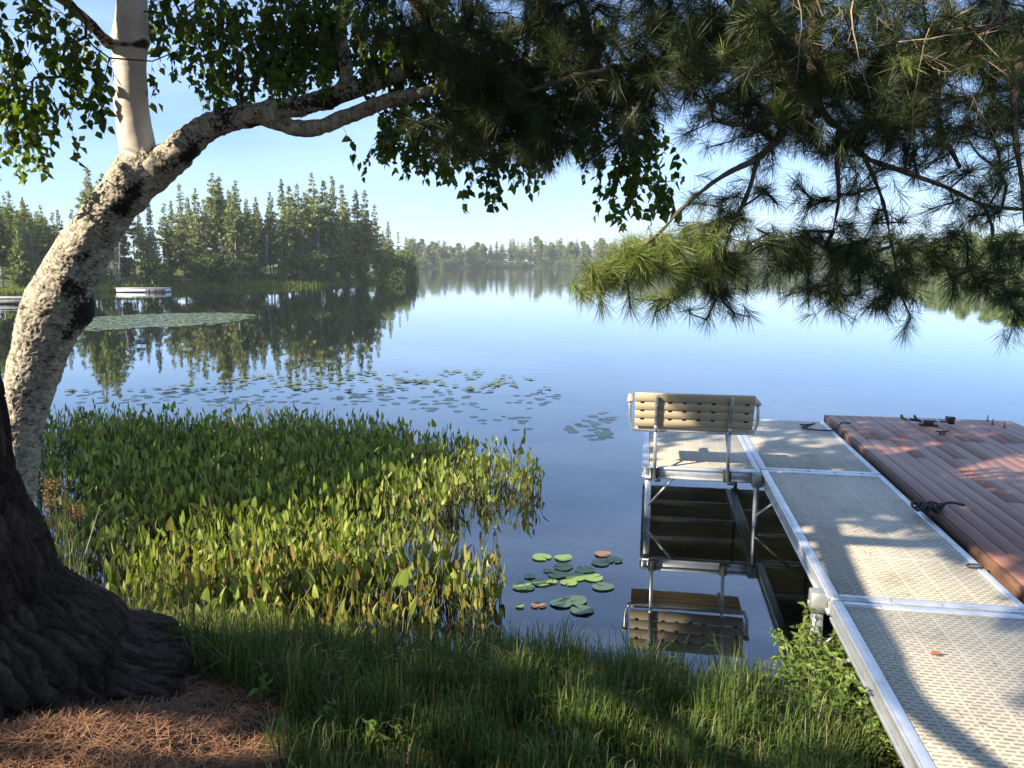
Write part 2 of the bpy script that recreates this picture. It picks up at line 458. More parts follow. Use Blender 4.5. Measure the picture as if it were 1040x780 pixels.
def ground_mat():
    m, n, l, b = new_mat('soil_and_lake_mud')
    g = n.new('ShaderNodeNewGeometry'); sp = n.new('ShaderNodeSeparateXYZ')
    l.new(g.outputs['Position'], sp.inputs['Vector'])
    t = noise_node(n, l, 5, 8, .7); t2 = noise_node(n, l, 1.1, 5, .6)
    soil = ramp(n, [(.3, (.030, .020, .013)), (.55, (.085, .052, .032)), (.8, (.17, .105, .065))])
    mud = ramp(n, [(.32, (.06, .052, .034)), (.5, (.15, .13, .08)), (.70, (.27, .24, .15))])
    l.new(t.outputs['Fac'], soil.inputs['Fac']); l.new(t2.outputs['Fac'], mud.inputs['Fac'])
    green = ramp(n, [(.3, (.05, .07, .02)), (.7, (.12, .14, .04))]); l.new(t2.outputs['Fac'], green.inputs['Fac'])
    mr = n.new('ShaderNodeMapRange'); mr.inputs['From Min'].default_value = -.05; mr.inputs['From Max'].default_value = .08
    l.new(sp.outputs['Z'], mr.inputs['Value'])
    mx = n.new('ShaderNodeMixRGB'); l.new(mr.outputs['Result'], mx.inputs['Fac'])
    l.new(mud.outputs['Color'], mx.inputs['Color1'])
    far = n.new('ShaderNodeMapRange'); far.inputs['From Min'].default_value = 12; far.inputs['From Max'].default_value = 30
    l.new(sp.outputs['Y'], far.inputs['Value'])
    mx2 = n.new('ShaderNodeMixRGB'); l.new(far.outputs['Result'], mx2.inputs['Fac'])
    l.new(soil.outputs['Color'], mx2.inputs['Color1']); l.new(green.outputs['Color'], mx2.inputs['Color2'])
    l.new(mx2.outputs['Color'], mx.inputs['Color2']); l.new(mx.outputs['Color'], b.inputs['Base Color'])
    bp = n.new('ShaderNodeBump'); bp.inputs['Strength'].default_value = .7; bp.inputs['Distance'].default_value = .03
    l.new(t.outputs['Fac'], bp.inputs['Height']); l.new(bp.outputs['Normal'], b.inputs['Normal'])
    b.inputs['Roughness'].default_value = .95; b.inputs['Specular IOR Level'].default_value = .1
    return m
M['ground'] = ground_mat()
def water_mat():
    m, n, l, b = new_mat('calm_lake_water')
    n.remove(b)
    out = n['Material Output']
    c = n.new('ShaderNodeTexCoord')
    t1 = noise_node(n, l, 2.2, 3, .5, vec=c.outputs['Object'], mapscale=(.6, 1, 1))
    t2 = noise_node(n, l, .35, 2, .5, vec=c.outputs['Object'], mapscale=(.5, 1, 1))
    wind = noise_node(n, l, .012, 3, .5, vec=c.outputs['Object'], mapscale=(.5, 1.4, 1))
    sp = n.new('ShaderNodeSeparateXYZ'); l.new(c.outputs['Object'], sp.inputs['Vector'])
    mr = n.new('ShaderNodeMapRange'); mr.inputs['From Min'].default_value = 8; mr.inputs['From Max'].default_value = 260
    mr.inputs['To Min'].default_value = .10; mr.inputs['To Max'].default_value = .75
    l.new(sp.outputs['Y'], mr.inputs['Value'])
    wr = ramp(n, [(.42, (.5, .5, .5)), (.62, (1.2, 1.2, 1.2))]); l.new(wind.outputs['Fac'], wr.inputs['Fac'])
    mm = n.new('ShaderNodeMath'); mm.operation = 'MULTIPLY'
    l.new(mr.outputs['Result'], mm.inputs[0]); l.new(wr.outputs['Color'], mm.inputs[1])
    add = n.new('ShaderNodeMath'); add.operation = 'MULTIPLY_ADD'; add.inputs[1].default_value = 1.5
    l.new(t2.outputs['Fac'], add.inputs[0]); l.new(t1.outputs['Fac'], add.inputs[2])
    bp = n.new('ShaderNodeBump'); bp.inputs['Distance'].default_value = .012
    l.new(mm.outputs[0], bp.inputs['Strength']); l.new(add.outputs[0], bp.inputs['Height'])
    gl = n.new('ShaderNodeBsdfGlossy'); gl.inputs['Roughness'].default_value = 0.0
    gl.inputs['Color'].default_value = (.93, .96, 1.0, 1)
    l.new(bp.outputs['Normal'], gl.inputs['Normal'])
    tr = n.new('ShaderNodeBsdfTransparent'); tr.inputs['Color'].default_value = (.68, .60, .40, 1)
    df = n.new('ShaderNodeBsdfDiffuse'); df.inputs['Color'].default_value = (.014, .018, .018, 1)
    mx = n.new('ShaderNodeMixShader'); mx.inputs['Fac'].default_value = .08
    l.new(tr.outputs['BSDF'], mx.inputs[1]); l.new(df.outputs['BSDF'], mx.inputs[2])
    fr0 = n.new('ShaderNodeFresnel'); fr0.inputs['IOR'].default_value = 1.34
    l.new(bp.outputs['Normal'], fr0.inputs['Normal'])
    fr = n.new('ShaderNodeMath'); fr.operation = 'MULTIPLY_ADD'; fr.use_clamp = True; fr.inputs[1].default_value = 1.15; fr.inputs[2].default_value = .13
    l.new(fr0.outputs['Fac'], fr.inputs[0])
    mx2 = n.new('ShaderNodeMixShader')
    l.new(fr.outputs[0], mx2.inputs['Fac']); l.new(mx.outputs['Shader'], mx2.inputs[1]); l.new(gl.outputs['BSDF'], mx2.inputs[2])
    l.new(mx2.outputs['Shader'], out.inputs['Surface'])
    return m
M['water'] = water_mat()
def deck_mat():
    m, n, l, b = new_mat('slotted_tan_deck_panel')
    c = n.new('ShaderNodeTexCoord')
    br = n.new('ShaderNodeTexBrick')
    br.inputs['Scale'].default_value = 1; br.inputs['Brick Width'].default_value = .058; br.inputs['Row Height'].default_value = .029
    br.inputs['Mortar Size'].default_value = .0095; br.inputs['Mortar Smooth'].default_value = .2
    br.inputs['Color1'].default_value = (.205, .185, .145, 1); br.inputs['Color2'].default_value = (.25, .225, .175, 1)
    br.inputs['Mortar'].default_value = (.45, .405, .31, 1)
    b2 = n.new('ShaderNodeTexBrick'); b2.offset = 0
    b2.inputs['Scale'].default_value = 1; b2.inputs['Brick Width'].default_value = .176; b2.inputs['Row Height'].default_value = .76
    b2.inputs['Mortar Size'].default_value = .007; b2.inputs['Mortar Smooth'].default_value = .1
    l.new(c.outputs['Object'], br.inputs['Vector']); l.new(c.outputs['Object'], b2.inputs['Vector'])
    mx = n.new('ShaderNodeMixRGB'); mx.inputs['Color2'].default_value = (.455, .415, .33, 1)
    l.new(b2.outputs['Fac'], mx.inputs['Fac']); l.new(br.outputs['Color'], mx.inputs['Color1'])
    t = noise_node(n, l, 2.5, 6, .65)
    r = ramp(n, [(.28, (.62, .60, .56)), (.45, (.90, .89, .87)), (.7, (1.05, 1.03, 1.0))]); l.new(t.outputs['Fac'], r.inputs['Fac'])
    mu = n.new('ShaderNodeMixRGB'); mu.blend_type = 'MULTIPLY'; mu.inputs['Fac'].default_value = 1
    l.new(mx.outputs['Color'], mu.inputs['Color1']); l.new(r.outputs['Color'], mu.inputs['Color2'])
    l.new(mu.outputs['Color'], b.inputs['Base Color'])
    inv = n.new('ShaderNodeMath'); inv.operation = 'MAXIMUM'
    l.new(br.outputs['Fac'], inv.inputs[0]); l.new(b2.outputs['Fac'], inv.inputs[1])
    bp = n.new('ShaderNodeBump'); bp.inputs['Strength'].default_value = .8; bp.inputs['Distance'].default_value = .006
    l.new(inv.outputs[0], bp.inputs['Height']); l.new(bp.outputs['Normal'], b.inputs['Normal'])
    b.inputs['Roughness'].default_value = .5
    return m
M['deck'] = deck_mat()
def plank_mat(name, stops, streak=(1.2, 30, 30), rough=.45, spec=.5):
    m, n, l, b = new_mat(name)
    t = noise_node(n, l, 1, 6, .65, mapscale=streak)
    g = n.new('ShaderNodeNewGeometry')
    ad = n.new('ShaderNodeMath'); ad.operation = 'MULTIPLY_ADD'; ad.inputs[1].default_value = .14; ad.inputs[2].default_value = -.07
    l.new(g.outputs['Random Per Island'], ad.inputs[0])
    a2 = n.new('ShaderNodeMath'); a2.operation = 'ADD'
    l.new(ad.outputs[0], a2.inputs[0]); l.new(t.outputs['Fac'], a2.inputs[1])
    r = ramp(n, stops); l.new(a2.outputs[0], r.inputs['Fac']); l.new(r.outputs['Color'], b.inputs['Base Color'])
    bp = n.new('ShaderNodeBump'); bp.inputs['Strength'].default_value = .2; bp.inputs['Distance'].default_value = .0006
    l.new(t.outputs['Fac'], bp.inputs['Height']); l.new(bp.outputs['Normal'], b.inputs['Normal'])
    b.inputs['Roughness'].default_value = rough; b.inputs['Specular IOR Level'].default_value = spec
    return m
M['raft'] = plank_mat('red_brown_composite', [(.2, (.17, .080, .058)), (.5, (.235, .112, .080)), (.8, (.30, .15, .11))], (110, 1.2, 110), .5, .35)
M['raftside'] = plank_mat('raft_side_wood', [(.25, (.06, .03, .018)), (.7, (.16, .075, .04))], (6, 6, 30), .6)
M['bench'] = plank_mat('weathered_tan_boards', [(.25, (.40, .31, .20)), (.55, (.49, .39, .26)), (.8, (.55, .44, .31))], (1.5, 110, 110), .6, .3)

# ------------------------------------------------------------------ terrain
LEFT_LAND = [(-400, 58), (-60, 58), (-44, 62), (-41, 69), (-36.5, 72), (-32.5, 80), (-27, 85), (-21.7, 90.5), (-18, 104), (-14.8, 121),
             (-17, 134), (-30, 150), (-60, 190), (-110, 260), (-160, 300), (-400, 330)]
RIGHT_LAND = [(400, 60), (75, 70), (64, 98), (70, 130), (78, 160), (120, 230), (170, 300), (400, 330)]
def far_edge(x):
    return 372 + 14 * np.sin(x / 41.0) + 9 * np.sin(x / 17.0 + 1) - 26 * sm(x, -40, -120)
def shore_y(x):
    return 4.50 + .20 * np.maximum(0, -x - .6) - .16 * np.maximum(0, np.minimum(x, 1.5)) + .10 * wob(x, 0 * x, 1.3)
def ground_z(x, y):
    x, y = np.asarray(x, float), np.asarray(y, float)
    h = .36 * (shore_y(x) - y)
    z = np.where(h > 0, 1.08 * (1 - np.exp(-np.maximum(h, 0) / .72)), np.maximum(.95 * h, -3.0))
    z = z + .14 * np.exp(-((x + 1.9) / .8) ** 2 - ((y - 2.55) / .5) ** 2)
    z = np.where(z > 0, z * (1 - .74 * sm(x, 1.0, 1.85)), z)
    z = z + .025 * wob(x, y, 2.2) + .012 * wob(x + 3, y, 6.1)
    d = np.maximum(poly_dist(x, y, LEFT_LAND), poly_dist(x, y, RIGHT_LAND))
    d = np.maximum(d, y - far_edge(x))
    lz = np.where(d > 0, 1.4 * (1 - np.exp(-d / 7.0)) + .03 * np.minimum(d, 60), np.maximum(.12 * d, -3))
    far = sm(y, 30, 45)
    return z * (1 - far) + lz * far
def axis_steps(segs):
    out = []
    for a, b, st in segs:
        out.append(np.arange(a, b, st))
    out.append(np.array([segs[-1][1]]))
    return np.unique(np.round(np.concatenate(out), 4))
gx = axis_steps([(-680, -120, 28), (-120, -50, 5), (-50, -12, 1.2), (-12, -5, .4), (-5, 4.5, .07), (4.5, 14, .6), (14, 60, 5), (60, 130, 4), (130, 680, 28)])
gy = axis_steps([(-40, -2, 2), (-2, 1.4, .3), (1.4, 7.5, .07), (7.5, 16, .4), (16, 56, 3), (56, 136, 1.6), (136, 340, 9), (340, 420, 4), (420, 690, 30)])
GX, GY = np.meshgrid(gx, gy)
GZ = ground_z(GX, GY)
gm = MB()
nx = len(gx); i = np.arange(len(gy) - 1)[:, None] * nx + np.arange(nx - 1)[None, :]
gm.add(np.stack([GX, GY, GZ], -1), np.stack([i, i + 1, i + 1 + nx, i + nx], -1).reshape(-1, 4))
tag(gm.build('ground', M['ground'], smooth=True), kind='structure')

wm = MB()
wm.add([[-660, -.5, 0], [660, -.5, 0], [660, 640, 0], [-660, 640, 0]], [[0, 1, 2, 3]])
tag(wm.build('lake_water', M['water']), kind='structure')

# ------------------------------------------------------------------ the dock, its bench and the raft
DC = np.array([2.51, 7.5, 0]); DU = np.array([.1746, .9846, 0]); DR = np.array([.9846, -.1746, 0])
DZ = .55
DA = math.atan2(DR[1], DR[0])
AX = np.array([[1, 0, 0], [0, 1, 0], [0, 0, 1]], float)
dock = empty('dock', tuple(DC), DA)        # local x = across the walkway, local y = out over the lake
tag(dock, 'L shaped silver framed dock with slotted tan deck panels reaching out over the water', 'dock')
BAYS = [(0, 1.13, -9.3, -6.16), (0, 1.13, -6.12, -3.09), (0, 1.13, -3.04, -.02), (0, 1.13, .02, 2.62), (-1.17, -.02, -.08, 2.62)]
RW = .055                                    # width of the frame's top lip
for (a0, a1, b0, b1) in BAYS:
    f = MB()
    zt, zb = DZ + .004, DZ - .125
    for (c, s) in ((((a0 + RW / 2), (b0 + b1) / 2), (RW, b1 - b0)), (((a1 - RW / 2), (b0 + b1) / 2), (RW, b1 - b0)),
                   (((a0 + a1) / 2, b0 + RW / 2), (a1 - a0 - 2 * RW, RW)), (((a0 + a1) / 2, b1 - RW / 2), (a1 - a0 - 2 * RW, RW))):
        f.box((c[0], c[1], (zt + zb) / 2), (s[0], s[1], zt - zb), None, .006)
    # outer lips of the channel section, a little proud of the web
    f.box((a0 - .006, (b0 + b1) / 2, DZ - .012), (.016, b1 - b0 - .01, .030), None, .004)
    f.box((a0 - .006, (b0 + b1) / 2, DZ - .112), (.016, b1 - b0 - .01, .024), None, .004)
    f.box(((a0 + a1) / 2, b0 - .006, DZ - .012), (a1 - a0 - .02, .016, .030), None, .004)
    f.box(((a0 + a1) / 2, b0 - .006, DZ - .112), (a1 - a0 - .02, .016, .024), None, .004)
    n = max(2, int(round((b1 - b0) / .75)))
    for k in range(1, n):
        f.box(((a0 + a1) / 2, b0 + (b1 - b0) * k / n, DZ - .075), (a1 - a0 - 2 * RW, .045, .09), None, .004)
    f.build('frame', M['alu'], dock)
    d = MB()
    d.box(((a0 + a1) / 2, (b0 + b1) / 2, DZ - .012), (a1 - a0 - 2 * RW - .006, b1 - b0 - 2 * RW - .006, .018), None, .003)
    d.build('deck_panel', M['deck'], dock)
def leg(a, b, top, r=.03, sq=False):
    x, y = (DC + DR * a + DU * b)[:2]
    zb = float(ground_z(x, y)) - .1
    m = MB()
    if sq: m.box((a, b, (top + zb) / 2), (.066, .066, top - zb), None, .006)
    else: m.loft([(a, b, zb), (a, b, top)], [r, r], 12)
    o = m.build('leg', M['alu'], dock)
    s = MB(); s.box((a, b, DZ - .075), (.10, .10, .135), None, .008); s.box((a - .056, b, DZ - .09), (.012, .03, .03), None, .003)
    s.build('socket', M['alu_d'], o)
for a, b in ((-1.12, -.02), (-1.12, 2.55), (-.06, -.125), (1.02, 2.56), (.05, 2.56)):
    leg(a, b, DZ - .02, .026, a < -1)
for a, b in ((-.05, -2.93), (1.08, -2.93), (-.05, -6.0)):
    leg(a, b, DZ - .01, .03, True)
for (p, q) in (((-1.12, -.05, DZ - .42), (-.86, -.06, DZ - .11)), ((-.06, -2.93, DZ - .42), (.28, -2.93, DZ - .12)),
               ((-.05, -2.95, .02), (.04, -3.55, DZ - .13)), ((-1.12, 0, DZ - .42), (-1.12, .34, DZ - .12)), ((-.06, -.14, DZ - .45), (.3, -.14, DZ - .13))):
    m = MB(); m.bar(p, q, .022, .022, bev=.003); m.build('brace', M['alu'], dock)
for a in np.linspace(.2, .95, 4):
    m = MB(); m.loft([(a, -.002, DZ + .002), (a, -.002, DZ + .012)], .009, 8); m.build('bolt', M['galv'], dock)

bench = empty('bench', tuple(DC + DR * -.70 + DU * 0), DA)
tag(bench, 'tan slatted bench with steel posts standing on the dock edge facing the lake', 'bench')
BX = .57
# backrest: four boards lying on a tilted plane, spacers in the gaps
def back_pt(x, s, off=0.0):                  # s metres up the back
    base = np.array([x, -.13, .985]); up = unit(np.array([0, -.14, .34])); nrm = np.cross(np.array([1., 0, 0]), up)
    return base + up * s + nrm * off         # positive off = toward the lake side is -nrm
UPB = unit(np.array([0, -.14, .34])); NB = np.cross(np.array([1., 0, 0]), UPB)
m = MB()
bh = .0925
for k in range(4):
    m.box(back_pt(0, .045 + k * (bh + .0045)), (2 * BX, bh, .030), [[1, 0, 0], UPB, NB], .003)
m.build('backrest', M['bench'], bench)
for k in range(3):
    for x in (-.50, -.23, -.09, .05, .185, .50):
        m = MB(); m.box(back_pt(x, .045 + (k + .5) * (bh + .0045), -.0105), (.040, .026, .012), [[1, 0, 0], UPB, NB], .004)
        m.box(back_pt(x, .045 + (k + .5) * (bh + .0045), .0105), (.040, .026, .012), [[1, 0, 0], UPB, NB], .004); m.build('spacer', M['black'], bench)
m = MB()
for k in range(4):
    m.box((0, -.06 + k * .104, .955), (2 * BX, .097, .030), None, .007)
m.build('seat', M['bench'], bench)
NB_CAM = NB if NB[1] < 0 else -NB
for x in (-.36, .355):
    m = MB()
    p0 = np.array([x, -.135, DZ - .115]); p1 = np.array([x, -.150, .93])
    p2 = back_pt(x, .02) + NB_CAM * .030; p3 = back_pt(x, .375) + NB_CAM * .030
    m.bar(p0, p1, .034, .030, (0, 1, 0), .004); m.bar(p1 - [0, 0, .004], p2, .034, .029, (0, 1, 0), .004)
    m.bar(p2, p3, .034, .016, (0, 1, 0), .003)
    for s in (.06, .16, .26, .35):
        q = back_pt(x, s) + NB_CAM * .040
        m.loft([q - NB_CAM * .006, q + NB_CAM * .005], .007, 8)
    o = m.build('post', M['galv'], bench)
    m = MB(); m.box((x, -.105, DZ - .06), (.075, .075, .11), None, .006); m.box((x + .03, -.15, DZ - .12), (.06, .03, .03), None, .004)
    m.build('clamp', M['black'], o)
    m = MB(); m.bar((x, -.13, .70), (x + .0, .22, .930), .022, .020, bev=.003); m.build('strut', M['galv'], bench)
    m = MB(); m.bar((x, -.145, .930), (x, .30, .930), .034, .018, bev=.003); m.build('seat_rail', M['galv'], bench)
m = MB()
pts = [(-.615, .22, 1.19), (-.620, -.06, 1.20), (-.622, -.10, 1.17), (-.618, -.10, 1.04), (-.59, -.10, .965), (-.53, -.10, .935), (0, -.10, .930), (.53, -.10, .935), (.59, -.10, .965),
       (.618, -.10, 1.04), (.622, -.10, 1.17), (.620, -.06, 1.20), (.615, .22, 1.19)]
m.loft(pts, .0155, 10, 6)
m.build('tube_frame', M['galv'], bench, smooth=True)
for x in (-.62, .62):
    m = MB(); m.box((x, .06, 1.232), (.058, .36, .032), None, .008); m.build('armrest', M['bench'], bench)

raft = empty('raft', tuple(DC + DR * 1.21 + DU * -2.78), DA)
tag(raft, 'wide red brown plank swim raft tied along the right side of the dock', 'raft')
RZ, RWD, RLN = .60, 2.22, 5.58
m = MB()
nb = 17; bw = RWD / nb
rs = random.Random(3)
for k in range(nb):
    x = (k + .5) * bw
    cuts = [0.0]
    if k: 
        c = rs.choice([1.9, 3.35, 4.2]) + rs.uniform(-.05, .05)
        cuts.append(c)
    cuts.append(RLN)
    for a, b in zip(cuts[:-1], cuts[1:]):
        m.box((x, (a + b) / 2, RZ - .014 + rs.uniform(-.0015, .0015)), (bw - .007, b - a - .006, .028), None, .0012)
m.build('decking', M['raft'], raft)
for (c, s) in (((-.014, RLN / 2), (.028, RLN)), ((RWD + .014, RLN / 2), (.028, RLN)), ((RWD / 2, -.016), (RWD + .056, .03)), ((RWD / 2, RLN + .016), (RWD + .056, .03))):
    m = MB(); m.box((c[0], c[1], RZ - .075), (s[0], s[1], .14), None, .006); m.build('side_board', M['raftside'], raft)
for x in (.4, 1.1, 1.8):
    m = MB(); m.box((x, RLN / 2, .20), (.5, RLN - .5, .56), None, .05); m.build('float', M['black'], raft)
m = MB()
for x in np.linspace(.2, 2.0, 4): m.box((x, RLN / 2, RZ - .06), (.05, RLN - .08, .055), None, 0)
m.build('joist', M['raftside'], raft)
for px, py in ((1003, 427), (1020, 434), (1008, 431)):
    p = at(px, py, RZ) - np.array([*(raft.location[:2]), 0])
    x, y = p @ DR, p @ DU
    m = MB(); m.loft([(x, y, RZ - .01), (x, y, RZ + .07)], .006, 6); m.loft([(x, y, RZ), (x, y, RZ + .006)], .02, 8)
    m.build('peg', M['black'], raft)

# black folding bracket lying on the far end of the raft
bp0 = at(941, 432, RZ)
br_ = empty('boat_bracket', (bp0[0], bp0[1], RZ), DA)
tag(br_, 'black jointed metal bracket lying on the far end of the red brown raft', 'bracket')
m = MB(); m.box((.02, .0, .012), (.20, .11, .016), None, .004); m.box((.02, 0, .035), (.10, .07, .035), None, .006); m.build('base', M['black'], br_)
m = MB()
m.bar((-.24, .10, .055), (.0, .01, .05), .05, .03, bev=.006); m.bar((-.25, .10, .05), (-.27, .11, .105), .045, .03, bev=.006)
m.bar((-.10, .06, .065), (-.13, .08, .11), .04, .02, bev=.004); m.build('arm', M['black'], br_)
m = MB()
m.bar((.0, .0, .055), (.27, -.03, .06), .045, .018, bev=.005); m.bar((.27, -.03, .03), (.27, -.03, .125), .07, .04, (0, 1, 0), .008)
m.bar((.21, -.03, .09), (.31, -.03, .11), .05, .03, bev=.006); m.loft([(.24, -.09, .10), (.24, .04, .10)], .022, 10)
m.build('clamp', M['black'], br_)
for (x, y) in ((-.2, .085), (-.05, .03), (.12, -.015)):
    m = MB(); m.loft([(x, y - .04, .06), (x, y + .04, .06)], .016, 10); m.build('pivot', M['galv'], br_)
bp1 = at(957, 441, RZ)
c = empty('cleat', (bp1[0], bp1[1], RZ), DA + .3)
tag(c, 'small black horn cleat on the raft deck in front of the black bracket', 'cleat')
m = MB(); m.box((0, 0, .005), (.07, .035, .010), None, .003); m.loft([(-.025, 0, .01), (-.02, 0, .028)], .008, 8); m.loft([(.025, 0, .01), (.02, 0, .028)], .008, 8); m.build('base', M['black'], c)
m = MB(); m.loft([(-.085, 0, .042), (-.03, 0, .032), (.03, 0, .032), (.085, 0, .042)], [.006, .011, .011, .006], 8, 4); m.build('horn', M['black'], c)
# rope lashings
def rope(name, pts, r, label):
    m = MB(); m.loft(pts, r, 7, 8)
    o = m.build(name, M['rope'], smooth=True); tag(o, label, 'rope'); return o
p = at(939, 517, DZ + .05)
pts = []
for k in range(46):
    a = k * .62
    pts.append(p + DR * (.075 * math.cos(a) * (1 + .25 * math.sin(k * 1.7)) + .002 * k - .02) + DU * (.055 * math.sin(a * 1.03) - .0012 * k) + np.array([0, 0, .028 + .030 * math.sin(k * 1.9)]))
pts += [p + DR * .16 + DU * -.04 + np.array([0, 0, .075]), p + DR * .25 + DU * -.12 + np.array([0, 0, .085])]
rope('mooring_rope', pts, .011, 'dark rope tangled in a knot between dock edge and raft')
p = at(838, 436, DZ)
pts = [p + DR * x + DU * y + np.array([0, 0, z]) for x, y, z in ((-.27, .16, .016), (-.16, .18, .016), (-.10, .14, .04), (-.18, .10, .016), (-.27, .02, .014), (-.20, -.10, .014), (-.05, -.14, .014),
        (.08, -.12, .02), (.14, -.05, .06), (.2, .0, .09), (.3, .02, .082))]
rope('mooring_line', pts, .010, 'thin dark mooring line curling over the far corner of the dock')
p = at(990, 577, DZ)
r_ = MB(); r_.loft([p + DR * (.05 * math.cos(a)) + DU * (.03 * math.sin(a)) + np.array([0, 0, .016]) for a in np.linspace(0, 6.1, 12)], .007, 6, 3)
tag(r_.build('tie_ring', M['black'], smooth=True), 'small black tie ring lying on the right rail of the walkway', 'ring')
p = at(951, 664, DZ + .006)
m = MB(); m.add(np.array([[-.035, 0, .0], [-.01, .022, .008], [.03, .004, .004], [.045, 0, .012], [.0, -.022, .009]]) + p, [[0, 4, 3, 2, 1]])
tag(m.build('fallen_leaf', M['padleafred']), 'small curled reddish leaf lying on the sunlit walkway', 'leaf')
rgd = np.random.default_rng(4)
n = 420
a_ = rgd.uniform(.02, 1.1, n); b_ = -9.0 + 11.5 * rgd.random(n)
c_ = DC + np.outer(a_, DR) + np.outer(b_, DU); c_[:, 2] = DZ + .006
t_ = rgd.uniform(0, 6.28, n); l_ = rgd.uniform(.02, .05, n)
d_ = np.stack([np.cos(t_) * l_, np.sin(t_) * l_, 0 * t_], 1); w_ = np.stack([-np.sin(t_), np.cos(t_), 0 * t_], 1) * .0012
m = MB(); m.add(np.stack([c_ - d_ - w_, c_ - d_ + w_, c_ + d_ + w_, c_ + d_ - w_], 1).reshape(-1, 3), np.arange(n)[:, None] * 4 + [[0, 3, 2, 1]])
tag(m.build('pine_litter', M['litter']), 'stray dry pine needles scattered over the dock panels', 'pine litter', kind='stuff')
# the far floating docks of the left shore
def far_dock(name, px0, px1, py, z, lab, mat, hgt, dep, dark_end):
    a = at(px0, py, 0); b = at(px1, py, 0)
    c = (a + b) / 2; L = np.linalg.norm(b - a); rz = math.atan2(b[1] - a[1], b[0] - a[0])
    e = empty(name, (c[0], c[1], 0), rz); tag(e, lab, 'dock')
    m = MB(); m.box((0, dep / 2, hgt / 2 - .02), (L, dep, hgt - .16), None, .03); m.build('side', mat, e)
    m = MB(); m.box((0, dep / 2, -.02), (L - .3, dep - .3, .3), None, .03); m.build('float', M['black'], e)  # float body; its black stands in for the shade under the deck
    m = MB(); m.box((0, dep / 2, hgt - .07), (L + .1, dep + .1, .06), None, .01); m.build('deck', M['alu_d'] if dark_end else M['ftrunk'], e)
    if dark_end:
        m = MB(); m.box((L / 2 - .9, -.012, hgt / 2 - .1), (1.75, .05, hgt - .12), None, .01)
        for q in (-.55, 0, .55): m.box((L / 2 - .9 + q, -.05, hgt / 2 - .08), (.06, .03, hgt * .8), None, 0)
        m.build('end_panel', M['black'], e)
    return e
far_dock('floating_dock', 118, 168, 297, 0, 'white sided floating dock with a dark end far across the water by the left shore', M['floatw'], .44, 1.2, True)
far_dock('floating_dock', 88, 120, 295.5, 0, 'grey topped longer floating dock leading from left shore to the white one', M['alu_d'], .40, 1.4, False)
far_dock('floating_dock', -30, 22, 309, 0, 'low dark grey floating dock seen at the left behind the leaning birch', M['ftrunk'], .45, 2.2, False)

# ------------------------------------------------------------------ growing twigs
def grow(start, targets, step=.12, sag=.0, wig=.02, seed=1, tip=.0022, power=.45, rmax=.03):
    """joins every target to the nearest wood already there; returns node positions, parents, radii, target nodes"""
    rg = np.random.default_rng(seed)
    start = np.asarray(start, float)
    P = [p for p in start]; par = [-1] * len(P)
    targets = np.asarray(targets, float)
    d0 = np.min(np.linalg.norm(targets[:, None, :] - start[None], axis=2), axis=1)
    ends = np.zeros(len(targets), int)
    cap = len(P) + int(np.sum(d0 / step + 3)) + 50
    A = np.zeros((cap * 2, 3)); A[:len(P)] = start; n = len(P)
    for ti in np.argsort(d0):
        t = targets[ti]
        dd = np.linalg.norm(A[:n] - t, axis=1)
        j = int(np.argmin(dd)); a = A[j]; L = dd[j]
        k = max(1, int(L / step))
        side = rg.normal(0, 1, 3) * wig * L
        prev = j
        for s in range(1, k + 1):
            u = s / k
            p = a + (t - a) * u + side * math.sin(u * math.pi) + np.array([0, 0, sag * L * math.sin(u * math.pi)])
            if n >= len(A): A = np.vstack([A, np.zeros((cap, 3))])
            A[n] = p; par.append(prev); prev = n; n += 1
        ends[ti] = prev
    A = A[:n]; par = np.array(par)
    cnt = np.zeros(n); cnt[ends] += 1
    for q in range(n - 1, len(start) - 1, -1):
        cnt[par[q]] += cnt[q]
    rad = np.minimum(tip * np.maximum(cnt, 1) ** power, rmax)
    return A, par, rad, ends
def wood(mb, A, par, rad, sides=5):
    k = np.where(par >= 0)[0]
    mb.edges(A[par[k]], A[k], np.minimum(rad[par[k]], rad[k] * 1.3), rad[k], sides)

def needles(mb, cen, dr, n, length=.098, width=.0021, spread=(.35, 1.35), back=.07, droop=.012, rg=RNG):
    """n needles on every shoot; cen and dr are the shoot ends and directions"""
    N = len(cen)
    c = np.repeat(np.asarray(cen, float), n, 0); d = np.repeat(unit(dr), n, 0)
    r = rg.normal(0, 1, (N * n, 3)); p = unit(r - d * np.sum(r * d, 1, keepdims=True))
    ph = rg.uniform(spread[0], spread[1], (N * n, 1)) ** 1.0
    u = rg.uniform(0, 1, (N * n, 1))
    ph = ph * (.55 + .6 * u)
    v = d * np.cos(ph) + p * np.sin(ph)
    base = c - d * back * u
    L = length * rg.uniform(.75, 1.12, (N * n, 1))
    w = unit(np.cross(v, rg.normal(0, 1, (N * n, 3)))) * (width / 2)
    g = np.array([0, 0, -1.0])
    mid = base + v * L * .55 + g * droop * .25
    tip = base + v * L + g * droop
    V = np.stack([base - w * .8, base + w * .8, mid + w, mid - w, tip], 1).reshape(-1, 3)
    k = np.arange(N * n)[:, None] * 5
    q = k + np.array([[0, 1, 2, 3]]); t = k + np.array([[3, 2, 4]])
    base_n = mb.n
    mb.add(V, q, 0)
    mb.f.append((t + base_n, 0))

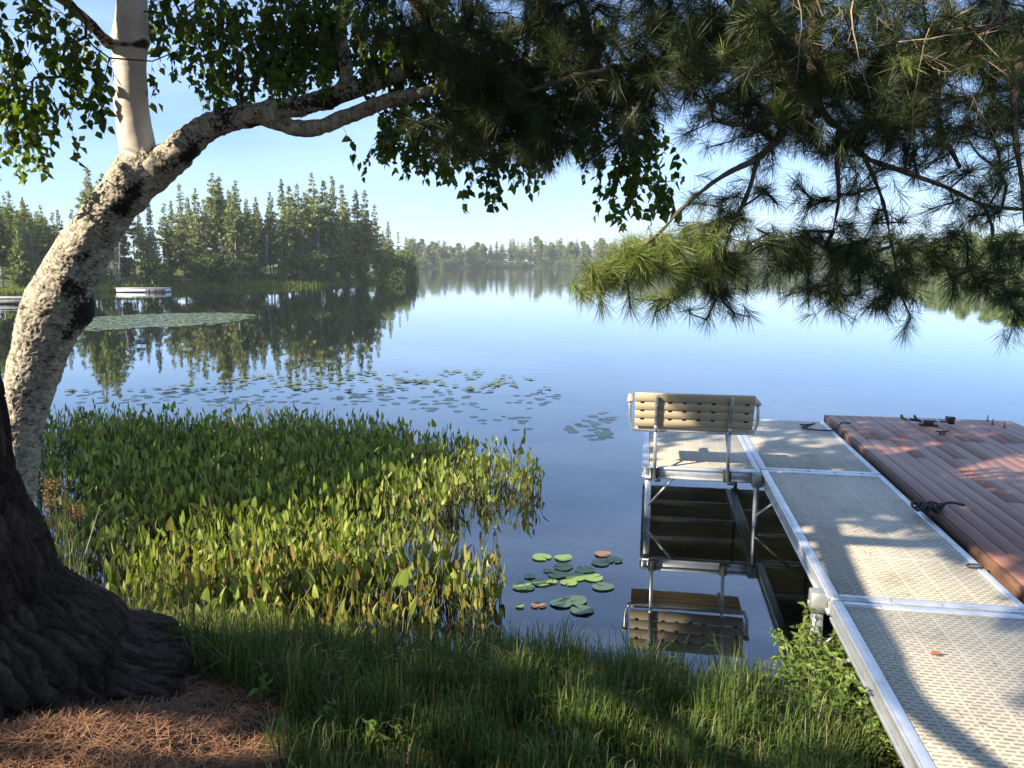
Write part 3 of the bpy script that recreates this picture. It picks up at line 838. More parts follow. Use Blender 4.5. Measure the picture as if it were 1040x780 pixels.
def leaves(mb, cen, size, rg=RNG, hang=.6, mi=0, aspect=.78):
    """ovate pointed leaves hanging from their stalks: six points, folded along the midrib"""
    N = len(cen)
    cen = np.asarray(cen, float)
    az = rg.uniform(0, 2 * np.pi, N)
    out = np.stack([np.cos(az), np.sin(az), np.zeros(N)], 1)
    ax = unit(out * rg.uniform(.1, 1.0, (N, 1)) + np.array([[0, 0, -1.0]]) * (hang + rg.uniform(-.25, .5, (N, 1))))
    r = rg.normal(0, 1, (N, 3)); sd = unit(np.cross(ax, r)); nr = np.cross(ax, sd)
    s = (np.asarray(size) * rg.uniform(.6, 1.15, N))[:, None]
    h = aspect / 2
    fold = .16
    st = cen
    V = np.stack([st, st + ax * s * .28 + sd * s * h * .95 + nr * s * fold * .8, st + ax * s * .28 - sd * s * h * .95 + nr * s * fold * .8,
                  st + ax * s * .62 + sd * s * h * .62 + nr * s * fold * .5, st + ax * s * .62 - sd * s * h * .62 + nr * s * fold * .5,
                  st + ax * s * 1.05, st + ax * s * .45], 1).reshape(-1, 3)
    k = np.arange(N)[:, None] * 7
    F3 = np.concatenate([k + np.array([t]) for t in ([0, 6, 1], [0, 2, 6], [1, 6, 3], [2, 4, 6], [3, 6, 5], [4, 5, 6])])
    mb.add(V, F3, mi)

# ------------------------------------------------------------------ what the sun reaches (worked out on the plane of the deck)
def sunplane(p):
    p = np.atleast_2d(np.asarray(p, float))
    t = (p[:, 2:3] - DZ) / TO_SUN[2]
    return (p - TO_SUN * t)[:, :2]
def from_sunplane(q, z):
    return np.array([q[0], q[1], DZ]) + TO_SUN * ((z - DZ) / TO_SUN[2])
LIT_POLYS, LIT_DISCS = [], []
def lit_px(poly, z):
    LIT_POLYS.append([tuple(sunplane(at(px, py, z))[0]) for px, py in poly])
def lit_pt(p, r):
    LIT_DISCS.append((*sunplane(p)[0], r))
lit_px([(70, 585), (170, 540), (300, 520), (380, 492), (470, 452), (545, 462), (560, 500), (640, 555), (640, 640), (500, 640), (450, 690), (330, 715), (190, 712), (130, 660)], .25)
lit_px([(812, 540), (850, 522), (905, 545), (940, 556), (985, 570), (1012, 590), (1040, 612), (1060, 640), (1060, 655), (980, 640), (960, 655), (1060, 690), (1100, 790), (930, 790), (838, 600)], DZ)
lit_px([(893, 457), (930, 452), (985, 482), (1000, 490), (960, 488), (910, 474)], RZ)
lit_px([(975, 470), (1045, 462), (1045, 488), (1000, 482)], RZ)
lit_px([(985, 532), (1045, 535), (1045, 552), (1010, 550)], RZ)
lit_px([(838, 450), (852, 444), (858, 446), (845, 453)], DZ)
lit_px([(655, 466), (722, 466), (718, 482), (655, 482)], DZ)
lit_px([(692, 446), (755, 440), (775, 442), (768, 452), (756, 456), (700, 456)], DZ)
lit_px([(50, 728), (92, 716), (118, 734), (112, 790), (20, 790)], .9)
lit_px([(780, 640), (900, 640), (930, 790), (840, 790), (740, 690)], .35)
# the left part of the bench back
bw_ = lambda x, s: DC + DR * (-.70 + x) + DU * back_pt(x, s)[1] + np.array([0, 0, back_pt(x, s)[2]])
LIT_POLYS.append([tuple(sunplane(bw_(x, s))[0]) for x, s in ((-.68, -.05), (.105, -.05), (.105, .44), (-.68, .44))])

# ------------------------------------------------------------------ big pine, left
PX0, PY0 = -2.72, 3.2
pine = empty('pine_tree', (0, 0, 0))
tag(pine, 'huge dark furrowed pine trunk filling the lower left corner with boughs hanging overhead', 'tree')
zs = np.array([.2, .55, .8, 1.2, 1.7, 2.2, 3, 4.5, 7, 10, 12.5])
rs_ = np.array([1.42, 1.04, .76, .50, .41, .39, .38, .38, .30, .19, .08])
zl = np.clip(zs - 2.4, 0, 5)
pts = np.stack([PX0 - .02 * (zs - 1) + .05 * np.sin(zs) - .15 * zl, PY0 + .03 * zs + .085 * zl, zs], 1)
def pine_disp(th, ln, P, D):
    flare = np.clip(1.7 - P[..., 2], 0, 1.6)
    roots = sum(np.exp(-((np.mod(th - a + np.pi, 2 * np.pi) - np.pi) / w) ** 2) * k for a, w, k in ((-.10, .32, .12), (-.75, .28, .16), (-1.5, .35, .22), (1.0, .4, .25), (2.4, .4, .3), (-2.4, .35, .22)))
    tw = th + .25 * np.sin(ln * .9)
    rr = np.hypot(P[..., 0] - PX0, P[..., 1] - PY0)
    c = np.stack([np.cos(tw) * 1.25, np.sin(tw) * 1.25, P[..., 2] * .24], -1)
    c = c + .05 * np.stack([fbm(P, 5, 2), fbm(P + 7, 5, 2), fbm(P + 13, 5, 2)], -1)
    def plates(k):
        out = np.empty(c.size // 3)
        for q, p in enumerate(c.reshape(-1, 3) * k):
            d = mnoise.voronoi(Vector(p))[0]
            out[q] = d[1] - d[0]
        return out.reshape(th.shape)
    p1, p2 = plates(7.5), plates(17)
    ridge = -.058 * (1 - sm(p1, .0, .17)) - .022 * (1 - sm(p2, .0, .14)) + .012 * fbm(P * np.array([1, 1, .35]), 30, 3)
    return roots * flare ** 1.5 * .55 + ridge + .04 * fbm(P, 1.1, 2) + .03
m = MB(); m.loft(pts, rs_, 400, 34, pine_disp)
m.build('trunk', M['pinebark'], pine, smooth=True)

# ------------------------------------------------------------------ birch
BY = 4.65
birch = empty('birch_tree', (0, 0, 0))
tag(birch, 'leaning birch with rough pale bark forking into a smooth cream stem and a side limb', 'tree')
def px_path(lst, dy=0):
    return np.array([W(a, b, c + dy) for a, b, c in lst])
pxm = lambda w, y: w / 2 / FPX * y
tr = [(2, 620, BY), (10, 520, BY), (22, 430, BY), (36, 372, BY), (53, 318, BY), (74, 274, BY), (98, 234, BY), (121, 200, BY), (141, 174, BY), (158, 160, BY)]
tw_ = [60, 54, 52, 62, 72, 66, 56, 52, 54, 40]
def birch_disp(th, ln, P, D):
    px, py, d = proj(P.reshape(-1, 3)); px = px.reshape(th.shape); py = py.reshape(th.shape)
    a = fbm(P, 9, 4); b2 = fbm(P, 30, 3)
    burl = .055 * np.exp(-((px - 92) / 14) ** 2 - ((py - 322) / 15) ** 2) + .02 * np.exp(-((px - 66) / 10) ** 2 - ((py - 290) / 14) ** 2)
    knot = .03 * np.exp(-((py - 205) / 10) ** 2 - ((px - 140) / 18) ** 2)
    c2 = fbm(P, 62, 2)
    return .009 * a + .007 * b2 + .003 * c2 + burl + knot - .008 * sm(b2, .25, .45)
def dark_attr(o, fn):
    me = o.data; n = len(me.vertices)
    co = np.zeros(n * 3, np.float32); me.vertices.foreach_get('co', co); co = co.reshape(-1, 3)
    at_ = me.attributes.new('dark', 'FLOAT', 'POINT')
    at_.data.foreach_set('value', fn(co.astype(float)).astype(np.float32))
def blotch(co, spots, base, amp, sc):
    px, py, d = proj(co)
    v = base + amp * fbm(co, sc, 3)
    for x, y, rx, ry, k in spots:
        v = v + .8 * k * np.exp(-((px - x) / rx) ** 2 - ((py - y) / ry) ** 2)
    return v
m = MB(); m.loft(px_path(tr), [pxm(w, BY) * .80 for w in tw_], 200, 48, birch_disp)
o = m.build('trunk', M['birch_rough'], birch, smooth=True)
dark_attr(o, lambda co: blotch(co, [(92, 322, 16, 16, 1.0), (66, 285, 10, 10, .55), (76, 300, 12, 12, .55), (70, 335, 10, 12, .4), (82, 262, 13, 9, .6), (64, 262, 9, 6, .5), (108, 235, 7, 14, .55), (118, 212, 9, 8, .5), (140, 196, 14, 8, .7),
                                    (128, 208, 8, 14, .4), (40, 318, 4, 3, .5), (24, 312, 4, 3, .5), (60, 250, 6, 4, .4)], .16, .42, 7))
st = [(147, 182, BY), (140, 150, BY), (134, 110, BY - .02), (132, 70, BY - .04), (132, 40, BY - .05), (134, 5, BY - .06), (130, -60, BY - .08), (105, -160, BY - .2), (70, -300, BY - .3), (40, -480, BY - .3)]
m = MB(); m.loft(px_path(st), [pxm(w, BY) for w in (38, 33, 31, 29, 31, 27, 24, 20, 15, 8)], 48, 22,
                 lambda th, ln, P, D: .0025 * fbm(P, 9, 3) + .010 * np.exp(-((proj(P.reshape(-1, 3))[1].reshape(th.shape) - 42) / 7) ** 2) * (1 + fbm(P, 30, 2)))
o = m.build('stem', M['birch_smooth'], birch, smooth=True)
dark_attr(o, lambda co: blotch(co, [(132, 45, 30, 5, .75), (146, 40, 8, 12, .5), (126, 25, 14, 4, .45), (150, 95, 4, 6, .6), (133, 18, 30, 3, .3)], .02, .2, 12))
limb_px = [(140, 190, BY), (160, 172, BY), (184, 150, BY), (206, 133, BY), (230, 122, BY), (262, 116, BY), (298, 108, BY), (328, 102, BY), (345, 96, BY)]
m = MB(); m.loft(px_path(limb_px), [pxm(w, BY) for w in (34, 34, 30, 26, 23, 21, 19, 18, 17)], 48, 16, lambda th, ln, P, D: .016 * fbm(P, 8, 4) + .007 * fbm(P, 28, 2))
o = m.build('limb', M['birch_rough'], birch, smooth=True)
dark_attr(o, lambda co: blotch(co, [(190, 160, 30, 9, .5), (340, 102, 30, 10, .5), (250, 128, 40, 7, .4)], .30, .45, 9))  # lichen blotches, plus the shade of the underside painted in darker
up_px = [(338, 100, BY), (349, 88, BY), (352, 70, BY), (347, 40, BY), (345, 0, BY), (342, -80, BY - .1), (350, -200, BY - .2)]
m = MB(); m.loft(px_path(up_px), [pxm(w, BY) for w in (16, 15, 13, 12, 11, 9, 5)], 24, 10, lambda th, ln, P, D: .007 * fbm(P, 12, 3))
o = m.build('limb', M['birch_rough'], birch, smooth=True); dark_attr(o, lambda co: blotch(co, [], .30, .4, 8))
low_px = [(262, 117, BY), (282, 124, BY), (302, 130, BY), (326, 129, BY), (348, 120, BY), (372, 110, BY), (398, 101, BY), (432, 94, BY), (470, 84, BY + .05), (520, 66, BY + .1), (575, 42, BY + .1)]
m = MB(); m.loft(px_path(low_px), [pxm(w, BY) for w in (17, 16, 16, 15, 15, 14, 13, 11, 8, 6, 3)], 30, 12, lambda th, ln, P, D: .010 * fbm(P, 9, 4) + .005 * fbm(P, 30, 2))
o = m.build('limb', M['birch_rough'], birch, smooth=True); dark_attr(o, lambda co: blotch(co, [], .10, .36, 9))
right_px = [(345, 96, BY), (420, 70, BY + .1), (500, 40, BY + .2), (570, 22, BY + .25), (620, 40, BY + .2), (650, 95, BY + .15)]
m = MB(); m.loft(px_path(right_px), [pxm(w, BY) for w in (17, 14, 11, 8, 6, 3)], 16, 10, lambda th, ln, P, D: .006 * fbm(P, 12, 3))
o = m.build('limb', M['birch_rough'], birch, smooth=True); dark_attr(o, lambda co: blotch(co, [], .45, .3, 8))
left_px = [(133, 40, BY - .05), (112, 44, BY - .12), (88, 20, BY - .25), (55, -5, BY - .4), (10, -20, BY - .5), (-50, -20, BY - .5)]
m = MB(); m.loft(px_path(left_px), [pxm(w, BY) for w in (14, 11, 8, 7, 5, 3)], 16, 10, lambda th, ln, P, D: .006 * fbm(P, 12, 3))
o = m.build('limb', M['birch_rough'], birch, smooth=True); dark_attr(o, lambda co: blotch(co, [], .45, .3, 8))
for lst in (tr[3:], st[:7], limb_px, low_px[:8], left_px):
    for a, b, c in lst: lit_pt(W(a, b, c), .17)

# birch foliage: (cx, cy, rx, ry, y0, y1, strings, leaves on a string)
BREG = [(45, 20, 70, 45, 4.0, 4.7, 56, 9), (30, 75, 50, 50, 4.0, 4.6, 40, 9), (70, 105, 45, 40, 4.1, 4.6, 26, 8), (15, 135, 25, 35, 4.1, 4.6, 14, 8), (45, 150, 18, 22, 4.2, 4.5, 5, 6), (95, 60, 30, 45, 4.2, 4.6, 22, 8),
        (180, 15, 45, 30, 4.2, 5.0, 46, 9), (165, 75, 22, 40, 4.3, 4.8, 12, 8), (235, 45, 55, 45, 4.3, 5.2, 105, 9), (300, 40, 45, 50, 4.3, 5.2, 105, 9), (255, 85, 50, 22, 4.5, 5.2, 30, 7),
        (215, 100, 16, 14, 4.5, 5.0, 5, 5), (350, 30, 55, 45, 4.3, 5.2, 75, 9), (330, 62, 40, 20, 4.6, 5.2, 22, 7), (350, 150, 5, 14, 4.6, 4.7, 3, 7), (380, 148, 10, 14, 4.6, 4.8, 6, 7), (400, 160, 14, 18, 4.6, 4.8, 9, 7),
        (430, 45, 70, 42, 4.4, 5.1, 120, 9), (430, 75, 60, 40, 4.78, 5.3, 60, 9), (440, 135, 55, 34, 4.75, 5.2, 100, 9), (505, 120, 55, 45, 4.4, 5.0, 120, 9), (500, 180, 8, 16, 4.5, 4.7, 5, 7), (487, 200, 10, 10, 4.5, 4.7, 3, 6), (535, 172, 12, 14, 4.5, 4.8, 7, 7), (460, 165, 30, 12, 4.5, 4.8, 10, 6),
        (560, 60, 60, 50, 4.4, 5.0, 80, 8), (560, 125, 45, 30, 4.4, 4.9, 36, 8), (640, 120, 40, 40, 4.2, 4.8, 24, 8), (655, 160, 30, 30, 4.2, 4.6, 18, 8), (625, 175, 24, 18, 4.2, 4.6, 10, 7), (622, 205, 10, 16, 4.3, 4.6, 5, 7), (665, 195, 22, 24, 4.2, 4.6, 16, 7), (590, 183, 4, 5, 4.4, 4.5, 1, 3)]
rg = np.random.default_rng(21)
tops = []; nl = []
for cx, cy, rx, ry, y0, y1, n, k in BREG:
    a = rg.uniform(0, 2 * np.pi, n); r = np.sqrt(rg.uniform(0, 1, n))
    for q in range(n):
        tops.append(W(cx + rx * r[q] * math.cos(a[q]), cy + ry * r[q] * math.sin(a[q]) - 14, rg.uniform(y0, y1))); nl.append(k)
tops = np.array(tops)
def not_in_bench_sun(p, m=.10):
    q = sunplane(p); ok = np.ones(len(q), bool)
    for pl in LIT_POLYS[-1:] + LIT_POLYS[6:8]: ok &= poly_dist(q[:, 0], q[:, 1], pl) < -m
    return ok
k_ = not_in_bench_sun(tops - [0, 0, .08], .04)
sq = sunplane(tops - [0, 0, .10])
for lst in (st[:6], low_px[2:8], limb_px[:6]):
    hp = sunplane(spline(px_path(lst), np.ones(len(lst)), 6)[0])
    dq = np.min(np.linalg.norm(sq[:, None, :] - hp[None], axis=2), axis=1)
    k_ &= ~((dq < .13) & (rg.random(len(tops)) < .92))
tops = tops[k_]; nl = list(np.array(nl)[k_])
skel = np.vstack([spline(px_path(l), np.ones(len(l)), 8)[0] for l in (st[3:8], limb_px[3:], up_px, low_px, right_px, left_px)])
A, par, rad, ends = grow(skel, tops, .11, .10, .06, 5, .0016, .42, .012)
tm = MB(); wood(tm, A, par, rad, 4)
lc = []
P_, Q_ = [], []
for q in range(len(tops)):
    p = tops[q].copy(); d = rg.normal(0, .5, 3); d[2] = -.4
    for s in range(nl[q]):
        d = unit(d + np.array([0, 0, -.45]) + rg.normal(0, .16, 3))
        p2 = p + d * rg.uniform(.018, .030)
        P_.append(p); Q_.append(p2); p = p2
        lc.append(p + rg.normal(0, .010, 3))
        if rg.random() < .35: lc.append(p + rg.normal(0, .018, 3))
tm.edges(P_, Q_, np.full(len(P_), .0011), np.full(len(P_), .0009), 3)
tm.build('twigs', M['twig'], birch)
lm = MB(); leaves(lm, np.array(lc), .056, rg)
lm.build('crown', M['birch_leaf'], birch)
for (x, y, r) in ((20, 30, .35), (50, 60, .35), (20, 90, .3), (90, 40, .3), (60, 15, .35)):
    lit_pt(W(x, y, 4.3), r)

# ------------------------------------------------------------------ pine boughs
# second pine: stands on the bank right of the dock, its trunk out of the picture
pine2 = empty('pine_tree', (0, 0, 0))
tag(pine2, 'second pine whose long needled boughs hang into the upper right above the dock and raft', 'tree')
T2 = np.array([4.3, 1.2, 0])
zz = np.array([-.2, .6, 1.5, 3, 5, 8, 11]); 
m = MB(); m.loft(np.stack([T2[0] + .03 * zz, T2[1] + .02 * zz, zz], 1), [.45, .33, .27, .24, .20, .13, .05], 60, 12, lambda th, ln, P, D: .015 * fbm(P * np.array([1, 1, .3]), 9, 3))
m.build('trunk', M['pinebark'], pine2, smooth=True)
DD = 3.35
limbs2 = [
    ([(1500, -420, 2.6), (1180, -330, 3.0), (960, -220, 3.2), (850, -110, 3.3), (829, -20, 3.3), (827, 60, 3.3), (824, 92, 3.3), (838, 118, 3.35), (852, 130, 3.4)], [34, 30, 26, 17, 13, 12, 11, 8, 6]),
    ([(852, 130, 3.4), (850, 165, 3.4), (852, 200, 3.4), (846, 235, 3.45)], [6, 5.5, 4, 2]),
    ([(824, 95, 3.3), (800, 130, 3.25), (770, 160, 3.2), (735, 178, 3.15), (700, 205, 3.1), (668, 238, 3.0), (640, 262, 2.95)], [8, 7, 5.5, 4.5, 3.5, 2.6, 2]),
    ([(852, 130, 3.4), (880, 160, 3.4), (920, 175, 3.4), (960, 190, 3.4), (1000, 208, 3.4), (1050, 214, 3.4)], [6, 5.5, 5.5, 4.5, 4, 3]),
    ([(830, 108, 3.35), (872, 150, 3.5), (895, 200, 3.5), (905, 245, 3.5), (915, 300, 3.5)], [5, 4.5, 3.5, 2.6, 1.6]),
    ([(770, 160, 3.2), (760, 195, 3.2), (742, 235, 3.2), (730, 280, 3.2)], [4.5, 4, 3, 2]),
    ([(1500, -380, 2.7), (1250, -200, 3.1), (1060, -60, 3.3), (1000, 30, 3.4), (960, 70, 3.4), (952, 120, 3.4), (975, 170, 3.45)], [30, 24, 15, 9, 8, 7, 4]),
    ([(960, 70, 3.4), (900, 90, 3.5), (860, 100, 3.6)], [6, 5, 3]),
    ([(1060, -60, 3.3), (1040, 40, 3.2), (1030, 120, 3.1), (1040, 200, 3.1), (1045, 290, 3.1)], [12, 9, 6, 4, 2.5]),
    ([(1000, 208, 3.4), (1008, 240, 3.4), (990, 270, 3.4)], [4, 3, 2]),
]
limbs1 = [
    ([(-420, -330, 2.9), (-100, -260, 2.9), (250, -190, 3.0), (520, -120, 3.2), (700, -40, 3.4), (760, 22, 3.5), (735, 42, 3.5), (690, 58, 3.5), (640, 68, 3.45), (590, 76, 3.4), (540, 92, 3.4)], [40, 36, 30, 24, 18, 13, 12, 10, 8, 6, 4]),
    ([(250, -190, 3.0), (330, -110, 3.4), (400, -30, 3.7), (440, 40, 3.8), (470, 90, 3.8), (480, 140, 3.8)], [20, 15, 11, 8, 6, 3]),
    ([(520, -120, 3.2), (560, -60, 3.4), (590, 0, 3.5), (600, 60, 3.5), (580, 120, 3.5)], [14, 11, 8, 6, 3]),
    ([(690, 58, 3.5), (660, 90, 3.45), (640, 120, 3.4), (610, 150, 3.4)], [6, 5, 4, 2]),
]
def limb_obj(tree, limbs):
    nodes = []
    m = MB()
    for lst, ws in limbs:
        p = px_path(lst)
        m.loft(p, [max(pxm(w, 3.3), .003) for w in ws], 14, 8, lambda th, ln, P, D: .004 * fbm(P, 18, 2))
        sp_, _ = spline(p, np.ones(len(p)), 10)
        px, py, d = proj(sp_)
        nodes.append(sp_)
    return m, np.vstack(nodes)
# (cx, cy, rx, ry, y0, y1, shoots)
PREG2 = [(860, 40, 190, 55, 3.0, 4.6, 330), (770, 60, 90, 60, 3.1, 4.4, 150), (960, 90, 100, 60, 3.0, 4.4, 130), (840, 110, 110, 40, 3.1, 4.2, 130), (1000, 140, 60, 50, 3.1, 4.2, 16), (760, 130, 70, 35, 3.1, 3.8, 32), (930, 150, 100, 35, 3.2, 4.0, 40), (1030, 150, 40, 60, 3.0, 3.6, 24),
         (880, 165, 70, 24, 3.3, 4.0, 18), (1010, 30, 60, 50, 3.0, 4.0, 50),
         (650, 262, 42, 18, 2.8, 3.05, 22), (625, 285, 32, 14, 2.8, 3.0, 14), (700, 262, 50, 26, 3.0, 3.3, 34), (760, 262, 60, 32, 3.0, 3.5, 36), (830, 262, 60, 28, 3.1, 3.6, 36), (900, 266, 60, 28, 3.2, 3.6, 34), (970, 262, 50, 28, 3.2, 3.6, 26), (1030, 260, 30, 34, 3.0, 3.4, 18),
         (690, 300, 40, 12, 3.0, 3.3, 10), (735, 300, 24, 12, 3.1, 3.3, 8), (850, 296, 36, 12, 3.2, 3.5, 12), (905, 308, 34, 10, 3.3, 3.5, 8), (1036, 310, 18, 20, 3.0, 3.2, 6), (985, 285, 22, 10, 3.2, 3.4, 6),
         (720, 215, 40, 22, 3.1, 3.4, 16), (880, 215, 70, 22, 3.3, 3.6, 16), (990, 215, 45, 20, 3.3, 3.6, 14), (800, 205, 40, 20, 3.3, 3.6, 10)]
PREG1 = [(430, 15, 80, 35, 3.5, 4.2, 45), (500, 30, 90, 55, 3.4, 4.2, 110), (600, 40, 90, 55, 3.3, 4.1, 110), (690, 40, 70, 50, 3.3, 4.0, 70), (490, 95, 45, 38, 3.5, 4.1, 60), (440, 130, 40, 16, 3.8, 4.2, 12), (540, 105, 70, 45, 3.4, 4.0, 90), (620, 110, 60, 40, 3.3, 3.9, 50), (500, 150, 60, 14, 3.6, 4.0, 26), (570, 155, 40, 18, 3.5, 3.9, 22), (660, 90, 50, 35, 3.3, 3.8, 24)]
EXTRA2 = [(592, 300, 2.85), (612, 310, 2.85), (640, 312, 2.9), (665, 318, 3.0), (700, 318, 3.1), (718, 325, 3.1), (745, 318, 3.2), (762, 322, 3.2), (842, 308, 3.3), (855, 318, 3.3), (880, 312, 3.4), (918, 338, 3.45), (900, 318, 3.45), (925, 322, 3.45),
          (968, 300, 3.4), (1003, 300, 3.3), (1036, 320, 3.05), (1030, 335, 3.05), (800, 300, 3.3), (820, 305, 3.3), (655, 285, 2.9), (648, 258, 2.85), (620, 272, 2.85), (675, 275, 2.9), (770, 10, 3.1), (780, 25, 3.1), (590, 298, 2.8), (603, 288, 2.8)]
def sample(reg, rg):
    out = []
    for cx, cy, rx, ry, y0, y1, n in reg:
        a = rg.uniform(0, 2 * np.pi, n); r = np.sqrt(rg.uniform(0, 1, n)); y = rg.uniform(y0, y1, n)
        out += [W(cx + rx * r[q] * math.cos(a[q]), cy + ry * r[q] * math.sin(a[q]), y[q]) for q in range(n)]
    return np.array(out)

# shade: boughs above the picture. A cell of the deck plane that is dark in the photograph gets a bough on its sun ray.
for p, r in ((W(640, 268, 2.9), .20), (W(605, 290, 2.85), .16), (W(700, 250, 3.1), .14), (W(590, 65, 3.4), .14), (W(775, 10, 3.1), .16), (W(930, 140, 3.3), .14), (W(880, 60, 3.2), .12), (W(560, 50, 3.4), .1),
             (W(980, 40, 3.2), .14), (W(900, 20, 3.3), .12), (W(830, 30, 3.3), .10), (W(860, 195, 3.4), .10), (W(740, 235, 3.2), .12)):
    lit_pt(p, r * 1.25)
rg = np.random.default_rng(33)
cells = []
for qx in np.arange(-9.5, 9.5, .27):
    for qy in np.arange(-1.5, 15.5, .27):
        cells.append((qx + rg.uniform(-.13, .13), qy + rg.uniform(-.13, .13)))
cells = np.array(cells)
keep = np.ones(len(cells), bool)
for pl in LIT_POLYS:
    keep &= poly_dist(cells[:, 0], cells[:, 1], pl) < (-.24 if pl is LIT_POLYS[-1] else -.13)
for x, y, r in LIT_DISCS:
    keep &= np.hypot(cells[:, 0] - x, cells[:, 1] - y) > r + .10
keep &= rg.uniform(0, 1, len(cells)) < .97
keep &= ~((cells[:, 0] < -6.0) & (cells[:, 1] < 6)) & ~((cells[:, 0] > 7) & (cells[:, 1] < 3))
cells = cells[keep]
ex = cells[(cells[:, 1] > 7.6) & (cells[:, 0] < .6)]
cells = np.vstack([cells, ex + rg.uniform(-.12, .12, ex.shape)])
shade = []
for q in cells:
    for z in rg.uniform(4.3, 7.5, 6).tolist() + [8.5, 9.5, 11]:
        p = from_sunplane(q, z)
        px, py, d = proj(p)
        if d[0] < .15 or py[0] < -150 or px[0] < -200 or px[0] > 1240:
            shade.append(p); break
# closer unseen clumps added to shade the right half of the bench back
for x in np.arange(.27, .74, .085):
    for sv in np.arange(-.02, .46, .10):
        q = sunplane(bw_(x, sv))[0]
        shade.append(from_sunplane(q, rg.uniform(5.2, 6.6)))
shade = np.array(shade)
own1 = np.hypot(shade[:, 0] - PX0, shade[:, 1] - PY0) < np.hypot(shade[:, 0] - T2[0], shade[:, 1] - T2[1])
# the limb whose curved shadow lies along the walkway
SH = [(1040, 800), (1005, 775), (950, 735), (915, 700), (890, 650), (862, 600), (846, 560), (838, 530), (842, 500)]
hz = np.linspace(3.5, 4.3, len(SH))
shlimb = np.array([from_sunplane(at(a, b, DZ)[:2], h) for (a, b), h in zip(SH, hz)])
shlimb = np.vstack([shlimb, [[PX0 + .9, PY0 - .9, 4.75], [PX0 + .3, PY0 - .2, 5.0]]])

def shoots_dir(A, par, ends, rg, tilt):
    d = unit(A[ends] - A[par[ends]])
    return unit(d + np.array([0, 0, tilt]) + rg.normal(0, .35, d.shape))
for tree, limbs, reg, extra, own, ax, seed in ((pine, limbs1, PREG1, [], own1, (PX0, PY0), 51), (pine2, limbs2, PREG2, EXTRA2, ~own1, (T2[0], T2[1]), 52)):
    rg = np.random.default_rng(seed)
    lm, nodes = limb_obj(tree, limbs)
    if tree is pine:
        lm.loft(shlimb, [.030, .04, .055, .065, .075, .08, .08, .078, .08, .10, .14], 14, 6, lambda th, ln, P, D: .006 * fbm(P, 9, 3))
    tg = sample(reg, rg)
    tg = tg[not_in_bench_sun(tg)]
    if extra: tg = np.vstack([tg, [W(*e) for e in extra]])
    A, par, rad, ends = grow(nodes, tg, .07, .03, .10, seed, .0024, .42, .012)
    tm = MB(); wood(tm, A, par, rad, 4)
    dr = shoots_dir(A, par, ends, rg, -.15)
    px, py, d = proj(tg)
    low = py > 225
    dr[low] = unit(dr[low] + np.array([0, -.2, -.45]))
    cm = MB()
    br_k = (px > 575) & (px < 720) & (py > 222) if tree is pine2 else np.zeros(len(tg), bool)  # lit bough tips take the needles with sunlight in their colour
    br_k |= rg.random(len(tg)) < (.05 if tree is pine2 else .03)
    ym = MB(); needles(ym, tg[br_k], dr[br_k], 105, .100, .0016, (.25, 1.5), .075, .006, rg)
    ym.build('sunlit_painted_foliage', M['needle_sunlit'], tree)
    tg, dr = tg[~br_k], dr[~br_k]
    needles(cm, tg, dr, 92, .100, .0015, (.25, 1.5), .075, .006, rg)
    # a second, shorter shoot beside most
    k = rg.random(len(tg)) < .7
    needles(cm, tg[k] + rg.normal(0, .05, (k.sum(), 3)), unit(dr[k] + rg.normal(0, .5, (k.sum(), 3))), 46, .085, .0014, (.25, 1.4), .06, .006, rg)
    cm.build('foliage', M['needle'], tree)
    # unseen crown clumps above the picture, added and shaped to cast shade
    s = shade[own]
    zt = np.arange(4.6, 11, .5)
    trunkn = np.stack([np.full(len(zt), ax[0]), np.full(len(zt), ax[1]), zt], 1)
    A2, par2, rad2, ends2 = grow(trunkn, s, .45, .02, .04, seed + 1, .0035, .42, .05)
    wood(tm, A2, par2, rad2, 4)
    tm.build('twigs', M['twig'], tree)
    if tree is pine2:
        dm = MB()
        for q in range(36):
            a = W(rg.uniform(800, 1030), rg.uniform(-40, 60), rg.uniform(2.9, 3.5)); d = unit(rg.normal(0, 1, 3) * [1, .4, .6] + [.1, 0, -.45])
            P3 = [a]
            for w in range(9):
                d = unit(d + rg.normal(0, .16, 3)); P3.append(P3[-1] + d * rg.uniform(.03, .06))
            dm.loft(P3, np.linspace(.0034, .0010, 10) * rg.uniform(.6, 1.1), 5)
            for w in range(4):
                i0 = rg.integers(2, 8); e = P3[i0] + unit(d + rg.normal(0, .8, 3)) * rg.uniform(.04, .14)
                dm.edges([P3[i0]], [e], [.0017], [.0008], 4)
        dm.build('dead_twigs', M['deadtwig'], tree)
    lm.build('limbs', M['pinelimb'], tree, smooth=True)
    um = MB()
    c3 = np.repeat(s, 7, 0) + rg.normal(0, .085, (len(s) * 7, 3))
    needles(um, c3, unit(rg.normal(0, 1, c3.shape) + np.array([0, 0, .4])), 26, .13, .022, (.3, 1.6), .08, .012, rg)
    um.build('crown', M['needle'], tree)  # the added clumps that throw the shade below

